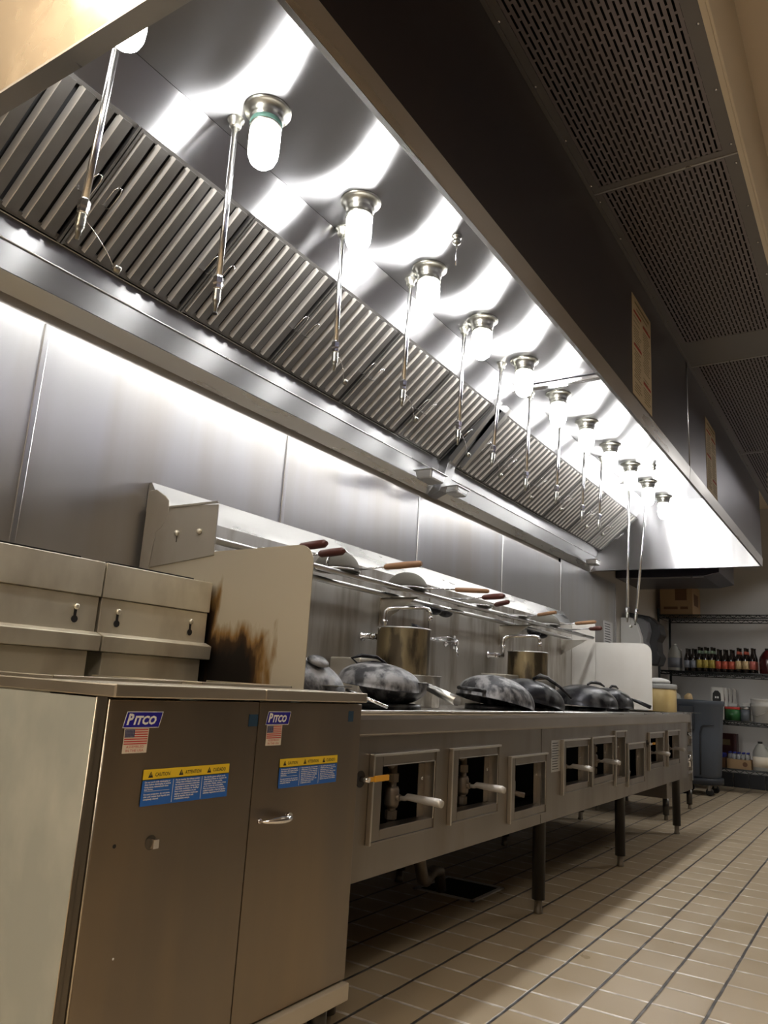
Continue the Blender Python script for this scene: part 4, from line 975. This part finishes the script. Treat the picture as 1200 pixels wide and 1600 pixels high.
# wire rack
RX0, RX1, RYF, RYB = -2.10, -.93, 8.97, 9.52
rk = thing('wire_shelving_rack', ((RX0+RX1)/2, 9.25, 0), 'black four tier wire shelving rack against the far wall', 'shelving rack')
levels = [1.83, 1.215, .715, .235]
for x in (RX0, RX1):
    for y in (RYF, RYB):
        build('post', MB().lathe([(.018, 0), (.018, .01), (.0127, .012), (.0127, 1.90), (.010, 1.905)], (x, y, 0), 12), 'rack', rk)
for z in levels:
    s = MB()
    for y in (RYF, RYB):
        s.tube((RX0, y, z), (RX1, y, z), .007, 6).tube((RX0, y, z-.034), (RX1, y, z-.034), .006, 6)
        k = 0; n = 24; pts = [(RX0+(RX1-RX0)*i/n, y, z if i % 2 else z-.032) for i in range(n+1)]; s.path(pts, .0045, 5)
    for x in (RX0, RX1): s.tube((x, RYF, z), (x, RYB, z), .004, 6).tube((x, RYF, z-.032), (x, RYB, z-.032), .0035, 6)
    for i in range(1, 46): x = RX0+(RX1-RX0)*i/46; s.tube((x, RYF, z+.003), (x, RYB, z+.003), .0022, 5)
    for y in (RYF+.18, RYF+.37): s.tube((RX0, y, z-.001), (RX1, y, z-.001), .003, 5)
    build('wire_shelf', s, 'rack', rk)
ZL = [l+.0055 for l in levels]
# cardboard box
t = thing('cardboard_box', (-1.93, 9.2, ZL[0]), 'brown cardboard carton on the top shelf of the wire rack', 'box')
build('carton', MB().box(-2.09, 9.02, ZL[0], -1.74, 9.46, ZL[0]+.335), 'cardboard', t, bevel=.004)
build('printing', MB().box(-1.925, 9.0175, 2.00, -1.80, 9.019, 2.15).box(-2.05, 9.0175, 1.90, -1.90, 9.019, 1.93).box(-1.87, 9.0175, 1.90, -1.79, 9.019, 1.93).box(-1.7395, 9.10, 1.95, -1.7385, 9.33, 2.08), 'cardprint', t)
# bottles
def bottle(x, y, z, lab_m, label, grp, h=.265, neck=None, sc=1.):
    t = thing('sauce_bottle', (x, y, z), label, 'bottle', grp)
    r = .031*sc
    build('glass', MB().lathe([(0, 0), (r*.95, 0), (r, .006), (r, h*.55), (r*.85, h*.64), (r*.45, h*.80), (r*.40, h*.95), (r*.48, h*.955), (r*.48, h), (0, h)], (x, y, z), 16), 'bottle', t)
    build('label', MB().lathe([(r+.0008, h*.16), (r+.0008, h*.48)], (x, y, z), 16), lab_m, t)
    if neck: build('neck_foil', MB().lathe([(r*.62, h*.74), (r*.46, h*.86)], (x, y, z), 12), neck, t)
    return t
kinds = [(-1.83, 'lab_s'), (-1.765, 'lab_s'), (-1.70, 'lab_y'), (-1.635, 'lab_y'), (-1.57, 'lab_y'), (-1.505, 'lab_r'), (-1.44, 'lab_r'), (-1.375, 'lab_r'), (-1.305, 'lab_c'), (-1.235, 'lab_c'), (-1.165, 'lab_p')]
cn = {'lab_s': 'silver', 'lab_y': 'yellow and green', 'lab_r': 'orange red', 'lab_c': 'cream and red', 'lab_p': 'pink'}
cnt = {}
protos = {}
for x, l in kinds:
    cnt[l] = cnt.get(l, 0)+1; tot = sum(1 for q in kinds if q[1] == l)
    pos = {1: ['only one in its row'], 2: ['left of two', 'right of two'], 3: ['left of three', 'middle of three', 'right of three']}[tot][cnt[l]-1]
    lb = 'dark sauce bottle with %s label in the front row, %s' % (cn[l], pos)
    if l not in protos: protos[l] = bottle(x, 9.10, ZL[1], l, lb, 'sauce bottles on the rack', h=.25 if l in ('lab_s', 'lab_r') else .27, neck='foil_g' if l == 'lab_y' else ('lab_r' if l == 'lab_c' else None))
    else: clone(protos[l], (x, 9.10, ZL[1]), lb)
    for row in (1, 2):
        c = clone(protos[l], (x+(.012 if row == 1 else -.008), 9.10+.085*row, ZL[1]), 'dark sauce bottle standing behind the %s labelled bottles' % cn[l])
def jug(x, y, z, r, h, mname, label, cat, cap='jugw', lab=None, grp=None, name='jug'):
    t = thing(name, (x, y, z), label, cat, grp)
    build('jug_body', MB().lathe([(0, 0), (r*.95, 0), (r, .01), (r, h*.55), (r*.92, h*.66), (r*.55, h*.85), (r*.28, h*.93), (r*.26, h*.95), (0, h*.95)], (x, y, z), 24), mname, t)
    build('jug_cap', MB().lathe([(r*.30, h*.93), (r*.30, h), (0, h)], (x, y, z), 14), cap, t)
    build('jug_grip', MB().path([(x+r*.55, y-.01, z+h*.82), (x+r*.95, y-.01, z+h*.78), (x+r*.99, y-.01, z+h*.6), (x+r*.95, y-.01, z+h*.5)], .009, 8), mname, t)
    if lab: build('jug_label', MB().lathe([(r+.001, h*.12), (r+.001, h*.48)], (x, y, z), 24), lab, t)
    return t
jug(-1.97, 9.14, ZL[1], .075, .30, 'jug', 'clear white plastic jug at the left end of the bottle shelf', 'jug', lab='lab_s')
jug(-1.02, 9.12, ZL[1], .085, .27, 'redjug', 'dark red jug at the right end of the bottle shelf', 'jug', cap='black')
# shelf 3: four white packs, green can, grey can, bucket
for i in range(4):
    x0 = -1.585+i*.022; y0 = 9.02+i*.115
    t = thing('white_jug_pack', (x0+.05, y0+.05, ZL[2]), 'square white plastic container with black label, %s from the front' % ORD[i], 'container', 'square white containers in a row')
    build('container_body', MB().box(x0, y0, ZL[2], x0+.125, y0+.105, ZL[2]+.345), 'jugw', t, bevel=.018)
    build('container_label', MB().prism([(x0+.02+.085*u, ZL[2]+.19+.115*v) for u, v in ((.05, 0), (.95, 0), (1, .2), (.95, .75), (.7, 1), (.3, 1), (.05, .75), (0, .2))], 1, y0-.0015, y0-.0005), 'darkink', t)
    build('label_print', MB().box(x0+.045, y0-.0025, ZL[2]+.225, x0+.06, y0-.0016, ZL[2]+.245).box(x0+.067, y0-.0025, ZL[2]+.225, x0+.082, y0-.0016, ZL[2]+.245), 'white', t)
def can(x, y, r, h, z, mname, label):
    t = thing('food_can', (x, y, z), label, 'can')
    build('can_body', MB().lathe([(0, 0), (r, 0), (r, h), (r-.003, h), (r-.004, h-.004), (0, h-.004)], (x, y, z), 24), 'tin', t)
    build('can_label', MB().lathe([(r+.0006, .006), (r+.0006, h*.8)], (x, y, z), 24), mname, t)
    build('label_band', MB().lathe([(r+.0008, h*.8), (r+.0008, h-.006)], (x, y, z), 24), 'flagred' if mname == 'can_green' else 'tin', t)
can(-1.385, 9.12, .076, .15, ZL[2], 'can_green', 'green and red labelled can on the third shelf')
tag(build('white_tub', MB().box(-1.44, 9.22, ZL[2], -1.35, 9.31, ZL[2]+.185), 'jugw', bevel=.01), 'small white carton behind the green can', 'carton')
can(-1.262, 9.12, .048, .155, ZL[2], 'grey_can', 'grey blue labelled can between the green can and the bucket')
tag(build('white_tub', MB().box(-1.30, 9.2, ZL[2], -1.22, 9.28, ZL[2]+.195), 'jugw', bevel=.01), 'small white carton behind the grey can', 'carton')
t = thing('plastic_bucket', (-1.09, 9.16, ZL[2]), 'white plastic bucket with wire handle on the third shelf', 'bucket')
bx, by = -1.085, 9.16
build('bucket_body', MB().lathe([(0, 0), (.105, 0), (.122, .16), (.127, .162), (.127, .185), (.125, .186), (.128, .225), (.132, .23), (.13, .24), (.118, .245), (0, .245)], (bx, by, ZL[2]), 32), 'jugw', t)
build('wire_handle', MB().path([(bx-.125, by-.03, ZL[2]+.19), (bx-.12, by-.08, ZL[2]+.08), (bx-.05, by-.13, ZL[2]+.06), (bx+.03, by-.14, ZL[2]+.11), (bx+.11, by-.07, ZL[2]+.17), (bx+.128, by-.03, ZL[2]+.19)], .003, 6), 'tin', t)
# shelf 4
t = thing('maroon_carton', (-1.55, 9.2, ZL[3]), 'dark red carton at the back of the lowest shelf', 'box')
build('carton', MB().box(-1.62, 9.25, ZL[3], -1.38, 9.4, ZL[3]+.34), 'maroon', t, bevel=.003)
build('printing', MB().box(-1.56, 9.2485, ZL[3]+.22, -1.44, 9.2495, ZL[3]+.28), 'ink', t)
t = thing('bottle_case', (-1.335, 9.1, ZL[3]), 'open cardboard tray of small clear bottles with blue caps on the lowest shelf', 'bottle case')
build('tray', MB().box(-1.445, 9.01, ZL[3], -1.215, 9.2, ZL[3]+.095), 'cardboard', t, bevel=.002)
build('tray_print', MB().lathe([(.024, 0), (.024, -.001)], (-1.27, 9.0098, ZL[3]+.05), 18, axis=(0, 1, 0)), 'cardprint', t)
tagx = [(-1.42+.043*i, 9.04+.045*j) for i in range(5) for j in range(3)]
p0 = None
for i, (x, y) in enumerate(tagx):
    if p0 is None:
        p0 = thing('small_bottle', (x, y, ZL[3]+.096), 'small clear bottle with blue cap in the cardboard tray', 'bottle', 'small blue capped bottles in the tray')
        build('bottle_body', MB().lathe([(0, 0), (.018, 0), (.018, .03), (.012, .05), (.010, .055), (0, .055)], (x, y, ZL[3]+.096), 12), 'glassy', p0)
        build('bottle_cap', MB().lathe([(.012, .055), (.012, .07), (0, .07)], (x, y, ZL[3]+.096), 12), 'bluecap', p0)
    else: clone(p0, (x, y, ZL[3]+.096), 'small clear bottle with blue cap in the cardboard tray')
t = thing('jar_case', (-1.54, 9.1, ZL[3]), 'dark case of jars behind the trash can on the lowest shelf', 'jar case')
build('tray', MB().box(-1.62, 9.01, ZL[3], -1.46, 9.2, ZL[3]+.10), 'cardprint', t, bevel=.002)
build('lids', MB().box(-1.61, 9.02, ZL[3]+.10, -1.47, 9.19, ZL[3]+.145), 'bluecap', t, bevel=.01)
jug(-1.13, 9.10, ZL[3], .078, .29, 'jug', 'clear gallon jug with cream label and dark cap on the lowest shelf', 'jug', cap='darkink', lab='cream')
jug(-1.0, 9.22, ZL[3], .078, .28, 'jug', 'clear gallon jug at the right end of the lowest shelf', 'jug', cap='darkink')

# trash can on dolly
t = thing('trash_can', (-1.62, 8.55, 0), 'slate grey wheeled plastic trash can beside the wire rack', 'trash can')
cx, cy = -1.635, 8.58
prof = [(0, .165), (.205, .165), (.215, .18), (.235, .55), (.252, .86), (.262, .87), (.268, .90), (.262, .915), (.25, .915), (.245, .86), (.20, .19), (0, .19)]
mb = MB(); n = 40
for r, z in prof:
    for j in range(n):
        a = 2*PI*j/n; c_, s_ = math.cos(a), math.sin(a)
        k = (abs(c_)**3.2+abs(s_)**3.2)**(-1/3.2)*.93
        mb.v.append((cx+r*k*c_, cy+r*k*s_, z))
for i in range(len(prof)-1):
    for j in range(n): mb.f.append([i*n+j, i*n+(j+1) % n, (i+1)*n+(j+1) % n, (i+1)*n+j]); mb.mi.append(0); mb.sm.append(True)
build('can_body', mb, 'trash', t)
build('side_rib', MB().box(cx-.13, cy-.272, .62, cx+.01, cy-.225, .85).box(cx-.115, cy-.284, .64, cx-.005, cy-.27, .665).box(cx-.115, cy-.284, .745, cx-.005, cy-.27, .76), 'trash_dark', t, bevel=.008)
build('panel_rib', MB().path([(cx+.05, cy-.225, .20), (cx+.06, cy-.240, .60), (cx+.075, cy-.247, .655), (cx+.10, cy-.247, .675), (cx+.19, cy-.228, .68)], .008, 8).path([(cx-.16, cy-.223, .20), (cx-.14, cy-.24, .62), (cx-.13, cy-.245, .86)], .008, 8), 'trash_dark', t)
build('dolly', MB().lathe([(0, .10), (.20, .10), (.225, .105), (.225, .16), (.215, .165), (0, .165)], (cx, cy, 0), 32), 'trash_dark', t)
for (ax, ay) in ((.12, -.16), (-.12, -.16), (.12, .16), (-.12, .16)):
    c_ = build('caster', MB().box(cx+ax-.012, cy+ay-.02, .05, cx+ax+.012, cy+ay+.02, .10), 'tin', t)
    build('wheel', MB().lathe([(.012, -.013), (.036, -.012), (.038, 0), (.036, .012), (.012, .013)], (cx+ax, cy+ay, .038), 20, axis=(0, 1, 0)), 'rubber', c_)
tg = thing('trash_bag', (cx, cy, .87), 'crumpled paper and food scraps showing above the trash can rim', 'trash')
build('paper_scrap', MB().lathe([(0, .03), (.03, .05), (.045, .10), (.02, .14), (0, .145)], (cx-.10, cy-.08, .84), 9, axis=(.3, .1, 1)), 'lab_c', tg)
build('plastic_scrap', MB().lathe([(0, 0), (.05, .04), (.045, .11), (.015, .14), (0, .14)], (cx-.19, cy-.02, .84), 9, axis=(-.2, .1, 1)), 'jug', tg)
